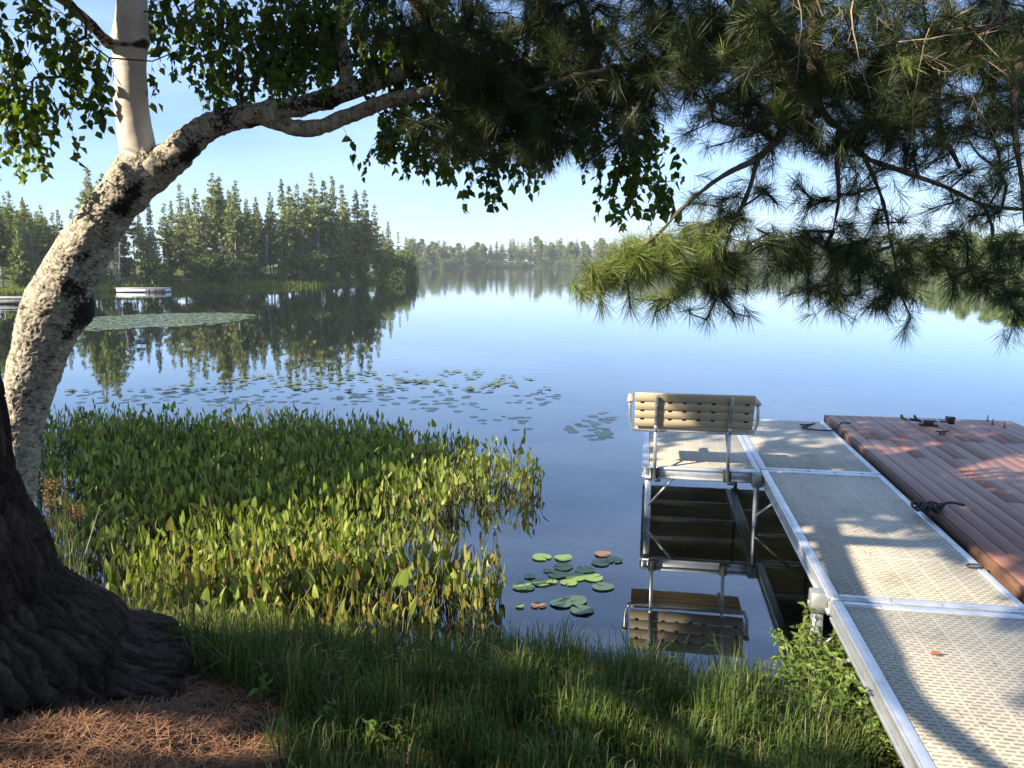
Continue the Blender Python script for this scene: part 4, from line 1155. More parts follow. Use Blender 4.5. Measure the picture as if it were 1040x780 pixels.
# ------------------------------------------------------------------ pickerelweed standing in the shallows
def up_leaf(mb, base, h, lean, size, rg, wide=.55, mi=1, tilt=.5):
    """stalk and an upright arrow-shaped blade at its top"""
    az = rg.uniform(0, 2 * np.pi)
    o = np.array([math.cos(az), math.sin(az), 0.0])
    top = base + np.array([0, 0, h]) + o * lean * h
    midp = base + np.array([0, 0, h * .5]) + o * lean * h * .3
    mb.edges([base - [0, 0, .12], midp], [midp, top], [.0045, .004], [.004, .0032], 4, 0)
    u = unit(np.array([0, 0, 1.0]) + o * rg.uniform(-.15, tilt) + rg.normal(0, .16, 3))
    az2 = rg.uniform(0, 2 * np.pi)
    sd = unit(np.cross(u, [math.cos(az2), math.sin(az2), .1])); nr = np.cross(sd, u)
    L, w = size * rg.uniform(.8, 1.15), size * wide * .5 * rg.uniform(.75, 1.2)
    prof = [(-.12, .55), (.02, .95), (.25, 1.0), (.5, .82), (.75, .5)]
    cup = rg.uniform(.15, .5); curl = rg.uniform(-.1, .35)
    V = []
    for t, k in prof:
        c = top + u * L * t - nr * curl * L * t * t
        V += [c - sd * w * k + nr * w * k * cup, c if t > 0 else top, c + sd * w * k + nr * w * k * cup]
    V.append(top + u * L - nr * curl * L)
    F = []
    for r in range(4):
        q = r * 3
        F += [[q, q + 1, q + 4, q + 3], [q + 1, q + 2, q + 5, q + 4]]
    n = mb.n
    mb.add(V, F, mi)
    mb.f.append((np.array([[12, 13, 15], [13, 14, 15]], np.int64) + n, mi))
def split_build(mb, name, mats, root_loc, label, group):
    pass
PK_POLY_PX = [(20, 436), (100, 428), (230, 430), (340, 430), (420, 440), (500, 462), (552, 492), (540, 515), (490, 520), (455, 532), (430, 552), (445, 570), (505, 590), (518, 640), (490, 668), (300, 690), (150, 690), (60, 600), (15, 480)]
PK = [tuple(at(a, b, 0)[:2]) for a, b in PK_POLY_PX]
rg = np.random.default_rng(77)
xs = [p[0] for p in PK]; ys = [p[1] for p in PK]
N = 5600
cx = rg.uniform(min(xs), max(xs), N * 3); cy = rg.uniform(min(ys), max(ys), N * 3)
dd = poly_dist(cx, cy, PK)
clump = wob(cx, cy, 1.6) * .5 + .5
ok = (dd > 0) & (rg.uniform(0, 1, len(cx)) < np.clip(.08 + dd * .75, 0, 1) * (.20 + .85 * clump) * (1 - .50 * sm(cy, 8.0, 12.0)))
spots_ = np.stack([cx[ok], cy[ok]], 1)
spots_ = spots_[np.argsort(np.hypot(spots_[:, 0], spots_[:, 1]))]
SPARE = [(548, 496), (540, 480), (525, 470), (492, 592), (485, 625), (455, 575), (463, 605), (470, 650), (500, 540), (540, 508), (485, 640)]
spots_ = np.vstack([[at(a, b, 0)[:2] for a, b in SPARE], spots_])
# forms of one plant: three to five leaves from one root
forms = []
for k in range(22):
    sm_, lm_ = MB(), MB()
    for q in range(rg.integers(3, 6)):
        tmp = MB()
        b = np.array([rg.normal(0, .035), rg.normal(0, .035), 0.0])
        up_leaf(tmp, b, rg.uniform(.08, .38), rg.uniform(0, .55), rg.uniform(.06, .125), rg, rg.uniform(.32, .52), tilt=rg.choice([.3, .5, .5, 1.6]))
        for (vv, (ff, mi), uvv, start) in []: pass
        # stalk block is the first add, blade the second
        off = 0
        sm_.add(tmp.v[0], tmp.f[0][0]); 
        n0 = len(tmp.v[0]); n = lm_.n
        lm_.add(tmp.v[1], tmp.f[1][0] - n0); lm_.f.append((tmp.f[2][0] - n0 + n, 0))
    forms.append((sm_, lm_))
NIND = 285
protos = []
for k, (sm_, lm_) in enumerate(forms):
    r = sm_.build('pickerelweed', M['pstalk'])
    lm_.build('leaves', M['pickerel'], r, smooth=True)
    tag(r, 'pickerelweed plant with upright arrow shaped leaves standing in the near shallows', 'water plant', 'pickerelweed plants in the shallows')
    protos.append(r)
for k in range(NIND):
    x, y = spots_[k]
    z = max(float(ground_z(x, y)), -.02)
    sc = rg.uniform(.75, 1.25)
    if k < len(protos):
        r = protos[k]; r.location = (x, y, z); r.rotation_euler = (0, 0, rg.uniform(0, 6.28)); r.scale = (sc,) * 3
    else:
        dup(protos[rg.integers(0, len(protos))], (x, y, z), rg.uniform(0, 6.28), sc)
bed = MB()
for x, y in spots_[NIND:]:
    sm_, lm_ = forms[rg.integers(0, len(forms))]
    a = rg.uniform(0, 6.28); R = np.array([[math.cos(a), math.sin(a), 0], [-math.sin(a), math.cos(a), 0], [0, 0, 1]]) * rg.uniform(.72, 1.12)
    T = np.array([x, y, max(float(ground_z(x, y)), -.02)])
    for src, mi in ((sm_, 0), (lm_, 1)):
        n = bed.n
        V = np.concatenate(src.v) @ R + T
        first = True
        for f, _ in src.f:
            if first: bed.add(V, f, mi); first = False
            else: bed.f.append((f + n, mi))
tag(bed.build('pickerelweed_bed', [M['pstalk'], M['pickerel']], smooth=True), 'wide bed of dark green pickerelweed spreading over the shallows', 'water plants', kind='stuff')

# ------------------------------------------------------------------ lily pads
def pad_verts(r, rg, n=18):
    a0 = rg.uniform(0, 6.28); t = np.linspace(.13, 2 * np.pi - .13, n)
    rr = r * (1 + .05 * np.sin(3 * t + a0) + rg.normal(0, .012, n)) * np.array(1.0)
    x = rr * np.cos(t + a0); y = rr * np.sin(t + a0) * rg.uniform(.88, 1.0)
    z = .006 + .010 * rg.random() * np.clip(np.sin(t * 2 + a0), 0, 1) ** 3
    V = np.vstack([np.stack([x, y, z], 1), [[.04 * r, 0, .004]]])
    k = np.arange(n - 1)
    F = np.stack([k, k + 1, np.full(n - 1, n)], 1)
    return V, F
NEAR_PADS = [(550, 566, .085, 'pad'), (572, 567, .08, 'pad'), (612, 563, .075, 'pad_brown'), (624, 569, .075, 'pad'), (610, 572, .08, 'pad'), (572, 576, .085, 'pad'), (594, 579, .085, 'pad'), (566, 584, .08, 'pad'), (585, 586, .09, 'pad'),
             (602, 587, .09, 'pad'), (538, 586, .05, 'pad'), (550, 592, .085, 'pad'), (532, 596, .09, 'pad'), (556, 580, .04, 'pad'), (612, 596, .09, 'pad_sunk'), (591, 620, .09, 'pad_sunk'), (585, 610, .09, 'pad_sunk'), (570, 613, .085, 'pad_sunk'),
             (547, 615, .06, 'pad_brown'), (528, 616, .035, 'pad'), (560, 591, .05, 'pad'), (578, 592, .07, 'pad')]
rg = np.random.default_rng(9)
NL = {'pad': 'bright green round lily pad floating with the others near the grassy bank', 'pad_brown': 'withered orange brown lily pad floating among the green ones near the bank',
      'pad_sunk': 'dull green lily pad lying just awash among the near lily pads'}
for px, py, r, mt in NEAR_PADS:
    V, F = pad_verts(r, rg)
    z = .002 + .004 * rg.random()
    p = at(px, py, z)
    m = MB(); m.add(V, F)
    o = m.build('lily_pad', M[mt], loc=(p[0], p[1], z)); tag(o, NL[mt], 'lily pad', {'pad': 'green lily pads near the bank', 'pad_brown': 'withered lily pads near the bank', 'pad_sunk': 'awash lily pads near the bank'}[mt])
PP = [([(150, 395), (250, 382), (360, 378), (480, 376), (540, 385), (572, 402), (540, 416), (450, 420), (350, 412), (200, 412), (80, 410), (60, 395)], 470),
      ([(568, 440), (585, 428), (625, 412), (632, 420), (615, 432), (622, 446), (600, 450)], 46), ([(480, 420), (560, 425), (530, 440), (470, 430)], 12)]
spots2 = []
for poly, n in PP:
    w = [tuple(at(a, b, 0)[:2]) for a, b in poly]
    xx = [p[0] for p in w]; yy = [p[1] for p in w]
    got = 0
    while got < n:
        x, y = rg.uniform(min(xx), max(xx)), rg.uniform(min(yy), max(yy))
        if in_poly(x, y, w) and rg.random() < .15 + .9 * max(0, float(wob(x, y, 1.1))):
            spots2.append((x, y, rg.uniform(.05, .10))); got += 1
spots2.sort(key=lambda s: s[1])
padme = []
for k in range(8):
    V, F = pad_verts(1.0, rg, 14); V[:, 2] *= .15
    m = MB(); m.add(V, F); padme.append(m)
protos = []
NPI = 255
for k, (x, y, r) in enumerate(spots2[:NPI]):
    if k < 8:
        o = padme[k].build('lily_pad', M['pad_far']); protos.append(o)
        tag(o, 'small pale lily pad scattered on the open water beyond the pickerelweed', 'lily pad', 'lily pads on the open water')
    else:
        o = protos[k % 8].copy(); COL.objects.link(o)
    o.location = (x, y, .001 + .003 * rg.random()); o.scale = (r, r, r); o.rotation_euler = (0, 0, rg.uniform(0, 6.28))
mat_px = [(60, 330), (100, 322), (160, 319), (225, 318), (257, 320), (240, 327), (190, 331), (130, 334), (60, 338)]
w = [tuple(at(a, b, 0)[:2]) for a, b in mat_px]
fm = MB()
V = []; xx = [p[0] for p in w]; yy = [p[1] for p in w]
pts = spots2[NPI:]
got = 0
while got < 2600:
    x, y = rg.uniform(min(xx), max(xx)), rg.uniform(min(yy), max(yy))
    if poly_dist(np.array(x), np.array(y), w) > rg.uniform(-.3, .6): pts.append((x, y, rg.uniform(.10, .20))); got += 1
for x, y, r in pts:
    VV, F = pad_verts(r, rg, 9)
    VV[:, 2] *= 2.2
    fm.add(VV + [x, y, .012 * rg.random()], F)
tag(fm.build('lily_pad_mat', M['pad_far']), 'pale green mat of lily pads floating out by the left shore', 'lily pads', kind='stuff')

# ------------------------------------------------------------------ bank grass, litter and weeds
def blades(mb, base, h, rg, width=.0045, lean=.45, mi=0):
    N = len(base)
    az = rg.uniform(0, 2 * np.pi, N); o = np.stack([np.cos(az), np.sin(az), 0 * az], 1)
    L = (h * rg.uniform(.55, 1.15, N))[:, None]
    ln = np.abs(rg.normal(0, lean, (N, 1)))
    sd = np.cross(o, [0, 0, 1.0]) * (width / 2) * rg.uniform(.7, 1.3, (N, 1))
    z = np.array([[0, 0, 1.0]])
    b0 = base; b1 = base + z * L * .45 + o * ln * L * .15; b2 = base + z * L * .80 + o * ln * L * .5; b3 = base + z * L * (1 - .3 * np.minimum(ln, 1)) + o * ln * L
    V = np.stack([b0 - sd, b0 + sd, b1 + sd, b1 - sd, b2 + sd * .7, b2 - sd * .7, b3], 1).reshape(-1, 3)
    k = np.arange(N)[:, None] * 7
    n = mb.n
    mb.add(V, np.concatenate([k + [[0, 1, 2, 3]], k + [[3, 2, 4, 5]]]), mi)
    mb.f.append((k + np.array([[5, 4, 6]]) + n, mi))
rg = np.random.default_rng(13)
gm = MB()
n = 210000
x = rg.uniform(-4.5, 2.6, n); y = rg.uniform(2.2, 6.2, n)
sy = shore_y(x)
y_in = 2.05 + 1.0 * sm(-x, .55, 1.3)
dens = sm(y, y_in, y_in + .7) * (1 - sm(y, sy - .02, sy + .28 * sm(-x, -.6, .6)+.02))
tuft = wob(x, y, 4.2) * .5 + .5
dens = dens * (.30 + .9 * tuft)
dens = dens * np.where(x < -1.2, .40 * sm(-np.abs(x + 1.6), -2.0, -.8) + .12, 1.0)
dens = dens * (1 - sm(x, 1.62 + .18 * (y - 2.9), 1.75 + .18 * (y - 2.9)) * .9)
dens = np.where((np.hypot(x - PX0, y - PY0) < 1.15 + .55 * (1 - sm(y, 3.3, 3.9))), 0, dens)
ok = rg.uniform(0, 1, n) < dens
b = np.stack([x[ok], y[ok], ground_z(x[ok], y[ok]) - .01], 1)
hh = (.14 + .25 * tuft[ok]) * (.60 + .55 * sm(y[ok], 2.6, 3.8)) * (1 - .30 * sm(y[ok], sy[ok] - .5, sy[ok]) * sm(x[ok], -.2, .6))
ok2 = rg.random(len(b)) < .62
blades(gm, b[ok2], hh[ok2], rg, .0048, .42)
tag(gm.build('bank_grass', M['grass']), 'long green grass along the shaded bank', 'grass', kind='stuff')

lt = MB()
n = 52000
x = rg.uniform(-3.4, 1.4, n); y = rg.uniform(2.0, 4.3, n)
ok = rg.uniform(0, 1, n) < np.clip(1.25 - 1.2 * sm(x, -1.9, -.75), .06, 1) * (1 - sm(y, 3.0, 3.9) * .8)
x, y = x[ok], y[ok]; n = len(x)
z = ground_z(x, y) + rg.uniform(.0, .022, n) ** 1.0
a = rg.uniform(0, 6.28, n); L = rg.uniform(.035, .075, n)
d = np.stack([np.cos(a) * L, np.sin(a) * L, rg.normal(0, .012, n)], 1); s_ = np.stack([-np.sin(a), np.cos(a), 0 * a], 1) * .0011
c = np.stack([x, y, z + .004], 1)
V = np.stack([c - d - s_, c - d + s_, c + d + s_, c + d - s_], 1).reshape(-1, 3)
lt.add(V, np.arange(n)[:, None] * 4 + [[0, 1, 2, 3]])
tag(lt.build('pine_litter', M['litter']), 'fallen rusty pine needles round the big trunk', 'pine litter', kind='stuff')

def weed(h, nst, rg, ls=.045, spread=.10):
    st, lv = MB(), MB()
    P, Q, C = [], [], []
    for k in range(nst):
        p = np.array([rg.normal(0, .002), rg.normal(0, .002), -.02]); d = unit(np.array([rg.normal(0, .34), rg.normal(0, .34), 1.0]))
        hh = h * rg.uniform(.6, 1.05); ns = int(hh / .045)
        for s in range(ns):
            d = unit(d + rg.normal(0, .08, 3) + np.array([0, 0, .03])); q = p + d * .045
            P.append(p); Q.append(q); p = q
            if s > 1:
                for w in range(2):
                    az = rg.uniform(0, 6.28); e = q + np.array([math.cos(az), math.sin(az), .15]) * .025
                    P.append(q); Q.append(e); C.append(e)
                    if rg.random() < .6: C.append(e + rg.normal(0, .012, 3))
        C += [p + rg.normal(0, .012, 3) for _ in range(5)]
    st.edges(P, Q, np.full(len(P), .0022), np.full(len(P), .0016), 4)
    leaves(lv, np.array(C), ls, rg, hang=.05, aspect=.55)
    return st, lv
rg = np.random.default_rng(41)
wf = [weed(.56, 6, rg, .052), weed(.46, 6, rg, .05), weed(.36, 5, rg, .05)]
WP = [(812, 672, 0), (828, 690, 0), (800, 700, 1), (850, 705, 1), (868, 728, 0), (884, 742, 2), (895, 765, 1), (840, 735, 2), (820, 720, 1), (862, 760, 2), (905, 782, 2), (775, 712, 2), (838, 672, 0), (820, 700, 0), (856, 690, 1), (872, 712, 1), (846, 748, 1)]
wp = []
for k, (px, py, f) in enumerate(WP):
    p = at(px, py, .12)
    x, y = p[0], p[1]
    z = float(ground_z(x, y))
    if k < 3 or not wp:
        r = wf[k % 3][0].build('leafy_weed', M['pstalk']); wf[k % 3][1].build('leaves', M['weed'], r)
        tag(r, 'bushy light green leafy weed growing up the bank beside the dock', 'weed', 'leafy weeds beside the dock'); wp.append(r)
        r.location = (x, y, z)
    else:
        dup(wp[f % len(wp)], (x, y, z), rg.uniform(0, 6.28), rg.uniform(.85, 1.15))
lowf = weed(.22, 1, rg, .06, .02)
lp = []
for k, (px, py) in enumerate([(260, 725), (350, 765), (415, 772), (440, 778), (350, 750), (392, 775), (285, 748)]):
    p = at(px, py, .55); z = float(ground_z(p[0], p[1]))
    if k == 0:
        r = lowf[0].build('seedling', M['pstalk']); lowf[1].build('leaves', M['weed'], r)
        tag(r, 'low broad leaved seedling on the brown soil at the bottom of the bank', 'seedling', 'low seedlings on the bare soil'); lp.append(r); r.location = (p[0], p[1], z)
    else: dup(lp[0], (p[0], p[1], z), rg.uniform(0, 6.28), rg.uniform(.7, 1.1))
# horsetail-like rushes at the water's edge, left
rf = []
for k in range(2):
    m = MB(); n = 120
    b = np.stack([rg.normal(0, .13, n), rg.normal(0, .10, n), np.full(n, -.02)], 1)
    blades(m, b, np.full(n, .42), rg, .0042, .16)
    rf.append(m)
rp = []
for k, (px, py) in enumerate([(150, 655), (170, 640), (240, 690), (280, 700), (215, 668), (335, 690), (128, 622), (305, 668), (190, 655), (260, 672), (165, 610), (225, 648), (290, 690), (350, 672), (380, 690), (140, 640), (200, 690), (320, 700)]):
    p = at(px, py, .1); z = float(ground_z(p[0], p[1]))
    if k < 2:
        r = rf[k].build('rush_clump', M['sedge']); rp.append(r); r.location = (p[0], p[1], z)
        tag(r, 'clump of thin upright rushes between the pine trunk and the water', 'rush', 'rush clumps at the edge of the shallows')
    else: dup(rp[k % 2], (p[0], p[1], z), rg.uniform(0, 6.28), rg.uniform(.7, 1.1))
# tall sedge with rusty seed heads right of the pine trunk
for k, (px, py, h, lab) in enumerate([(62, 545, .62, 'tallest rusty seed head sedge just right of the dark pine trunk'), (48, 520, .50, 'shorter seed head sedge half hidden by the dark pine trunk'), (78, 530, .50, 'slender sedge with reddish seed heads leaning out over the pickerelweed')]):
    p = W(px, py, 5.0); x, y = p[0], p[1]; z = float(ground_z(x, y))
    st, hd = MB(), MB()
    P, Q, Hc = [], [], []
    htop = W(px, 478 + 8 * k, 5.0)[2] - z
    for s in range(4):
        t = np.array([rg.normal(0, .05), rg.normal(0, .05), htop * rg.uniform(.85, 1.0)]); b = np.array([rg.normal(0, .01), rg.normal(0, .01), -.02])
        P.append(b); Q.append(t)
        for w in range(26): Hc.append(t + np.array([rg.normal(0, .014), rg.normal(0, .014), rg.uniform(-.09, .02)]))
    st.edges(P, Q, np.full(len(P), .003), np.full(len(P), .0016), 4)
    blades(st, np.stack([rg.normal(0, .03, 16), rg.normal(0, .03, 16), np.full(16, -.02)], 1), np.full(16, htop * .8), rg, .007, .3)
    r = st.build('sedge', M['sedge'], loc=(x, y, z)); leaves(hd, np.array(Hc), .018, rg, hang=.2, aspect=.6)
    hd.build('seed_heads', M['seed'], r); tag(r, lab, 'sedge')

# ------------------------------------------------------------------ the far woods
def conifer(seed, rad=.15, low=.15, dens=1.0, layer=.022, droop=.35, top=.5, ragged=.35):
    """unit-height conifer: (trunk block, crown block)"""
    rg = np.random.default_rng(seed)
    t, c = MB(), MB()
    bend = rg.normal(0, .012, 2)
    zz = np.linspace(-.03, 1, 8)
    t.loft(np.stack([bend[0] * np.sin(zz * 3), bend[1] * np.sin(zz * 2.3), zz], 1), np.interp(zz, [0, 1], [.0125, .0015]), 6)
    P, Q, R0 = [], [], []
    for k in range(int(46 * low / .3)):        # dead grey branches below the crown
        z = rg.uniform(.06, max(low + .12, .2)); a = rg.uniform(0, 6.28); L = rg.uniform(.03, .10)
        p = np.array([0, 0, z]); P.append(p); Q.append(p + np.array([math.cos(a) * L, math.sin(a) * L, rg.normal(-.01, .02)])); R0.append(.0022)
    if P: t.edges(P, Q, np.array(R0), np.array(R0) * .4, 3)
    C, D, S = [], [], []
    z = low
    while z < .985:
        u = (z - low) / (1 - low)
        prof = (1 - u) ** .85 * min(1, .35 + u * 4) * rad
        nb = max(3, int(rg.integers(5, 8) * (.5 + .6 * (1 - u)) * dens))
        if rg.random() > .1 * ragged * 2:
            a0 = rg.uniform(0, 6.28)
            for k in range(nb):
                a = a0 + k * 6.283 / nb + rg.normal(0, .25); L = max(prof * rg.uniform(1 - ragged, 1 + ragged), .008)
                m = max(1, int(L / .020))
                for s in range(m):
                    f = (s + .7) / m
                    r = L * f
                    C.append([math.cos(a) * r, math.sin(a) * r, z - droop * r * (.4 + f * .5) + .2 * L * f * f + rg.normal(0, .003)])
                    D.append([math.cos(a), math.sin(a), -.15]); S.append(.033 * rg.uniform(.7, 1.3) * (1 - .35 * u))
        z += layer * rg.uniform(.6, 1.4)
    C, D, S = np.array(C), unit(np.array(D)), np.array(S)
    for w in range(4):                        # four ragged sprays per station
        d = unit(D + rg.normal(0, .55, D.shape)); sd = unit(np.cross(d, rg.normal(0, 1, D.shape)))
        s = S[:, None] * rg.uniform(.7, 1.3, (len(S), 1)); b = C + rg.normal(0, .006, C.shape)
        V = np.stack([b - d * s * .5 , b + sd * s * .45 - d * s * .1, b + d * s * .4 + sd * s * .12, b + d * s * 1.0, b + d * s * .3 - sd * s * .15, b - sd * s * .5], 1).reshape(-1, 3)
        k = np.arange(len(C))[:, None] * 6
        c.add(V, np.concatenate([k + [[0, 1, 2, 5]], k + [[5, 2, 3, 4]]]))
    return t, c
def broadleaf(seed, rad=.30, low=.08, n=2200, size=.045, asp=1.0):
    rg = np.random.default_rng(seed)
    t, c = MB(), MB()
    t.loft([(0, 0, -.03), (.01, 0, .4), (-.01, .01, .75)], [.018, .012, .004], 6)
    P, Q = [], []
    lob = []
    for k in range(16):
        z = low + .10 + (.80 - low) * (k + rg.uniform(0, 1)) / 16; a = rg.uniform(0, 6.28); r = rad * rg.uniform(.1, .75) * math.sqrt(max(.08, 1 - ((z - .40) / .58) ** 2))
        lob.append((math.cos(a) * r, math.sin(a) * r, z, rad * rg.uniform(.3, .5)))
        P.append((0, 0, z * .6)); Q.append((math.cos(a) * r, math.sin(a) * r, z))
    t.edges(P, Q, np.full(len(P), .007), np.full(len(P), .002), 4)
    lob = np.array(lob); w = rg.integers(0, len(lob), n)
    d = unit(rg.normal(0, 1, (n, 3))); rr = rg.uniform(.45, 1.08, (n, 1))
    C = lob[w, :3] + d * rr * lob[w, 3:4] * np.array([1, 1, asp])
    C[:, 2] = np.clip(C[:, 2], low * rg.uniform(.3, 1, n), 1.02)
    d2 = unit(d + rg.normal(0, .8, d.shape)); sd = unit(np.cross(d2, rg.normal(0, 1, d.shape))); s = size * rg.uniform(.6, 1.3, (n, 1))
    V = np.stack([C - d2 * s * .6, C + sd * s * .45, C + d2 * s * .7, C - sd * s * .45], 1).reshape(-1, 3)
    c.add(V, np.arange(n)[:, None] * 4 + [[0, 1, 2, 3]])
    return t, c
KINDS = {
    'spruce': dict(forms=[conifer(100 + k, .14 + .02 * (k % 3), .10 + .07 * (k % 4)) for k in range(6)], mat='conifer', name='spruce_tree'),
    'pine': dict(forms=[conifer(200 + k, .16, .42 + .06 * k, .8, .030, .05, ragged=.5) for k in range(4)], mat='conifer', name='pine_tree'),
    'larch': dict(forms=[conifer(300 + k, .15, .12 + .05 * k, .75, .026, .15, ragged=.5) for k in range(3)], mat='conifer_lt', name='larch_tree'),
    'bush': dict(forms=[broadleaf(400 + k, .55, .0, 1500, .06) for k in range(3)], mat='bush', name='shore_shrub'),
    'broad': dict(forms=[broadleaf(500 + k, .21 + .03 * (k % 2), .0, 2600, .052, 1.25) for k in range(4)], mat='broad', name='broadleaf_tree'),
    'snag': dict(forms=[conifer(600 + k, .001, .93, .2, .05) for k in range(2)], mat='conifer', name='dead_tree'),
}
NPROTO = {}
def far_tree(kind, x, y, h, rg, label, group, wide=1.0):
    z = float(ground_z(x, y)) - .05
    K = KINDS[kind]
    v = int(rg.integers(0, len(K['forms'])))
    key = (kind, v)
    if key not in NPROTO:
        t, c = K['forms'][v]
        to = t.build('trunk', M['ftrunk']); co = c.build('crown', M[K['mat']]) if kind != 'snag' else None
        NPROTO[key] = (to.data, co.data if co else None)
        bpy.data.objects.remove(to)
        if co: bpy.data.objects.remove(co)
    td, cd = NPROTO[key]
    e = bpy.data.objects.new(K['name'], None); e.empty_display_size = .5; COL.objects.link(e)
    e.location = (x, y, z); e.rotation_euler = (0, 0, rg.uniform(0, 6.28)); e.scale = (h * wide, h * wide, h)
    to = bpy.data.objects.new('trunk', td); COL.objects.link(to); to.parent = e
    if cd:
        co = bpy.data.objects.new('crown', cd); COL.objects.link(co); co.parent = e
    tag(e, label, 'shrub' if kind == 'bush' else 'tree', group)
    return e
def left_shore_y(px):
    return float(np.interp(px, [-60, 0, 60, 120, 200, 265, 330, 380, 425], [58, 62.7, 69, 71.5, 80, 85, 90.5, 103, 121]))
rg = np.random.default_rng(61)
LL = {'spruce': ('narrow pointed spruce in the wood on the left point across the water', 'spruces on the left point'),
      'pine': ('tall bare stemmed pine in the wood on the left point across the water', 'pines on the left point'),
      'larch': ('loose pale green larch in the wood on the left point across the water', 'larches on the left point'),
      'bush': ('rounded green shrub at the waterline of the left point', 'shrubs along the left point'),
      'snag': ('bare grey dead tree leaning at the edge of the left wood', 'dead trees of the left wood')}
SKY_PX = [-60, 0, 20, 50, 75, 90, 105, 125, 150, 165, 183, 200, 218, 235, 250, 262, 285, 300, 317, 335, 350, 370, 385, 395, 408, 420, 430]
SKY_PY = [180, 188, 196, 208, 214, 170, 175, 208, 200, 205, 186, 192, 172, 184, 196, 202, 182, 190, 177, 184, 194, 200, 222, 230, 238, 252, 268]
keys = [(-8, 186, 'spruce'), (8, 192, 'spruce'), (22, 200, 'pine'), (40, 206, 'spruce'), (58, 212, 'spruce'), (72, 212, 'pine'), (88, 168, 'larch'), (103, 172, 'larch'), (98, 196, 'spruce'), (122, 208, 'spruce'), (150, 200, 'spruce'), (166, 206, 'pine'),
        (182, 184, 'larch'), (198, 190, 'spruce'), (215, 172, 'pine'), (222, 176, 'larch'), (239, 182, 'spruce'), (236, 186, 'spruce'), (259, 198, 'spruce'), (274, 192, 'spruce'), (285, 178, 'spruce'), (293, 186, 'spruce'), (301, 186, 'larch'), (316, 174, 'spruce'), (328, 180, 'spruce'),
        (337, 175, 'spruce'), (347, 184, 'larch'), (361, 190, 'spruce'), (370, 192, 'spruce'), (380, 205, 'larch'), (394, 224, 'spruce'), (404, 234, 'larch'), (412, 240, 'spruce'), (419, 252, 'spruce'), (352, 205, 'pine'), (310, 196, 'pine'), (250, 204, 'pine'), (140, 214, 'larch'), (30, 214, 'larch')]
for px, py, kind in keys:
    y = left_shore_y(px) + rg.uniform(3.5, 9)
    p = W(px, py, y)
    far_tree(kind, p[0], y, p[2] - float(ground_z(p[0], y)), rg, *LL[kind], wide=rg.uniform(.75, 1.0))
nl_ = 0
while nl_ < 115:
    px = rg.uniform(-50, 412); dy = rg.uniform(2.5, 30) if rg.random() < .6 else rg.uniform(4, 12)
    y = left_shore_y(px) + dy
    if y > 128: continue
    py = np.interp(px, SKY_PX, SKY_PY) + rg.uniform(3, 30)
    p = W(px, py, y); h = p[2] - float(ground_z(p[0], y))
    if h < 3: continue
    kind = rg.choice(['spruce', 'spruce', 'pine', 'pine', 'larch'])
    far_tree(kind, p[0], y, h, rg, *LL[kind], wide=rg.uniform(.78, 1.05)); nl_ += 1
for px, h in [(150, 3.2), (172, 2.0), (200, 2.8), (212, 3.6), (225, 3.2), (240, 2.2), (262, 2.2), (285, 2.0), (305, 3.0), (322, 3.6), (335, 2.4), (352, 3.0), (368, 3.0), (385, 3.6), (398, 4.2), (408, 4.2), (416, 3.0), (20, 1.6), (60, 1.5), (110, 1.8)]:
    y = left_shore_y(px) + rg.uniform(.6, 2.2); p = W(px, 280, y)
    far_tree('bush', p[0], y, h, rg, *LL['bush'], wide=rg.uniform(.85, 1.3))
for px, py in [(115, 228), (20, 240), (34, 235), (205, 238), (160, 232), (268, 240), (228, 245)]:
    y = left_shore_y(px) + rg.uniform(1.5, 4); p = W(px, py, y)
    e = far_tree('snag', p[0], y, p[2] - .4, rg, *LL['snag'])
    e.rotation_euler = (rg.uniform(-.10, .10), rg.uniform(-.12, .12), 0)
sg = MB()
n = 9000
px = rg.uniform(-40, 424, n)
y = np.interp(px, [-60, 0, 60, 120, 200, 265, 330, 380, 425], [58, 62.7, 69, 71.5, 80, 85, 90.5, 103, 121]) + rg.uniform(-1.2, 1.6, n)
x = (px - 520) / FPX * y * 1.012
b = np.stack([x, y, np.maximum(ground_z(x, y), 0)], 1)
blades(sg, b, rg.uniform(.3, .75, n), rg, .05, .4)
tag(sg.build('shore_sedge', M['shoregrass']), 'yellow green sedge fringe along the left shore', 'sedge', kind='stuff')

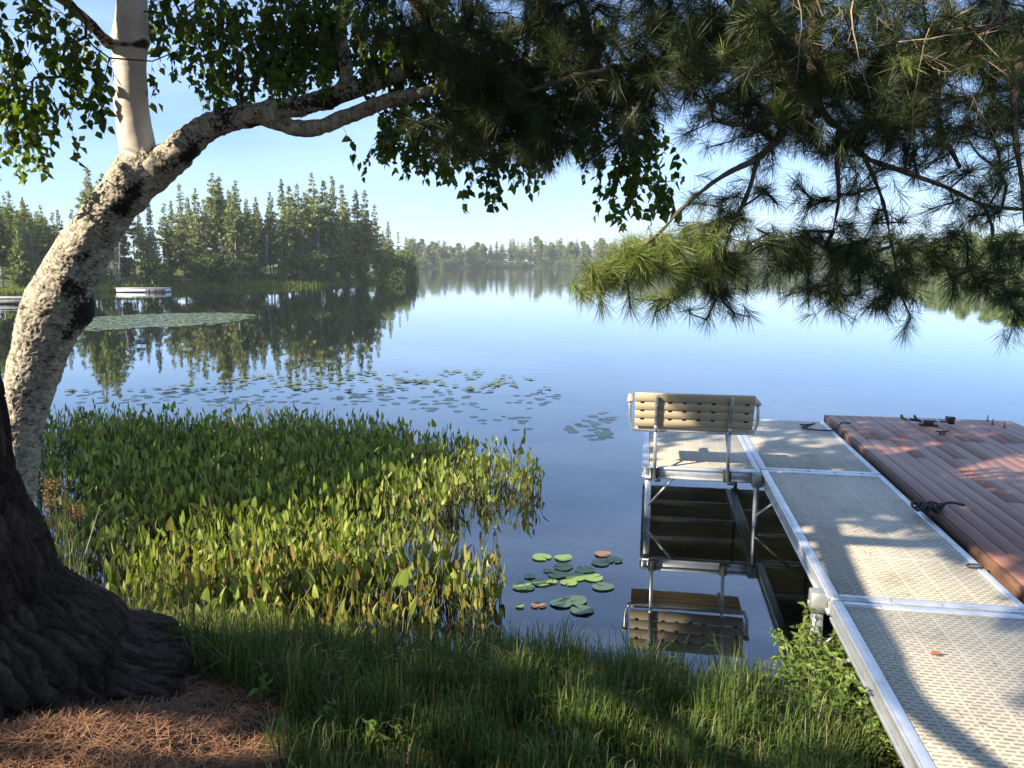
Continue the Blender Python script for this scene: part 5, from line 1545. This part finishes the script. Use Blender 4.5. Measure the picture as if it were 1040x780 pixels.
FL = {'spruce': ('dark pointed conifer in the far tree line across the lake', 'conifers of the far tree line'), 'larch': ('light green feathery conifer in the far tree line across the lake', 'light conifers of the far tree line'),
      'pine': ('tall thin stemmed pine in the far tree line across the lake', 'pines of the far tree line'), 'broad': ('rounded leafy tree in the far tree line across the lake', 'leafy trees of the far tree line')}
for row in range(2):
    for k in range(100 if row == 0 else 84):
        n_ = 100 if row == 0 else 84
        px = 410 + (1075 - 410) * (k + rg.uniform(.1, .9)) / n_
        y = 300.0
        for _ in range(6): y = float(far_edge((px - 520) / FPX * y)) + (3 if row == 0 else 14) 
        y += rg.uniform(0, 7)
        top = 246 + 2.5 * math.sin(px / 23.0) + rg.uniform(-4, 4) - (1 if row else 0)
        if px > 600: top += -2 + 3 * math.sin(px / 60)
        p = W(px, top, y)
        kind = rg.choice(['spruce', 'spruce', 'larch', 'larch', 'broad', 'broad']) if px > 520 else rg.choice(['spruce', 'larch', 'broad', 'broad'])
        far_tree(kind, p[0], y, max(5, p[2] - float(ground_z(p[0], y))), rg, *FL[kind], wide=rg.uniform(1.0, 1.35) * (1.4 if kind != 'broad' else 1))
for k in range(70):
    px = 412 + (1060 - 412) * (k + rg.uniform(0, 1)) / 70
    y = 300.0
    for _ in range(6): y = float(far_edge((px - 520) / FPX * y)) + 1.0
    p = W(px, 270, y)
    far_tree('bush', p[0], y, rg.uniform(3, 6), rg, 'low leafy shrub at the foot of the far tree line across the lake', 'shrubs of the far shore', wide=rg.uniform(1.0, 1.5))
RL = ('round crowned leafy tree on the right shore seen through the pine boughs', 'leafy trees of the right shore')
for k in range(22):
    px = 905 + k * 8 + rg.uniform(-5, 5)
    y = float(np.interp(px, [900, 960, 1040, 1100], [215, 150, 104, 90])) + rg.uniform(4, 14)
    p = W(px, 246 - (px - 900) * .03 + rg.uniform(-3, 8), y)
    far_tree('broad', p[0], y, max(4, p[2] - .5), rg, *RL, wide=1.35)

# ------------------------------------------------------------------ the light summer haze over the lake
HAZE = .0004
if HAZE > 0:
    hm = bpy.data.materials.new('thin_haze'); hm.use_nodes = True
    hn = hm.node_tree.nodes; hl = hm.node_tree.links
    hn.remove(hn['Principled BSDF'])
    pv = hn.new('ShaderNodeVolumePrincipled')
    pv.inputs['Color'].default_value = (.88, .92, .97, 1); pv.inputs['Density'].default_value = HAZE
    pv.inputs['Anisotropy'].default_value = .0
    hl.new(pv.outputs['Volume'], hn['Material Output'].inputs['Volume'])
    m = MB(); m.box((0, 325, 11), (1420, 770, 32))
    tag(m.build('haze', hm), 'thin pale summer haze over the lake', 'haze', kind='stuff')
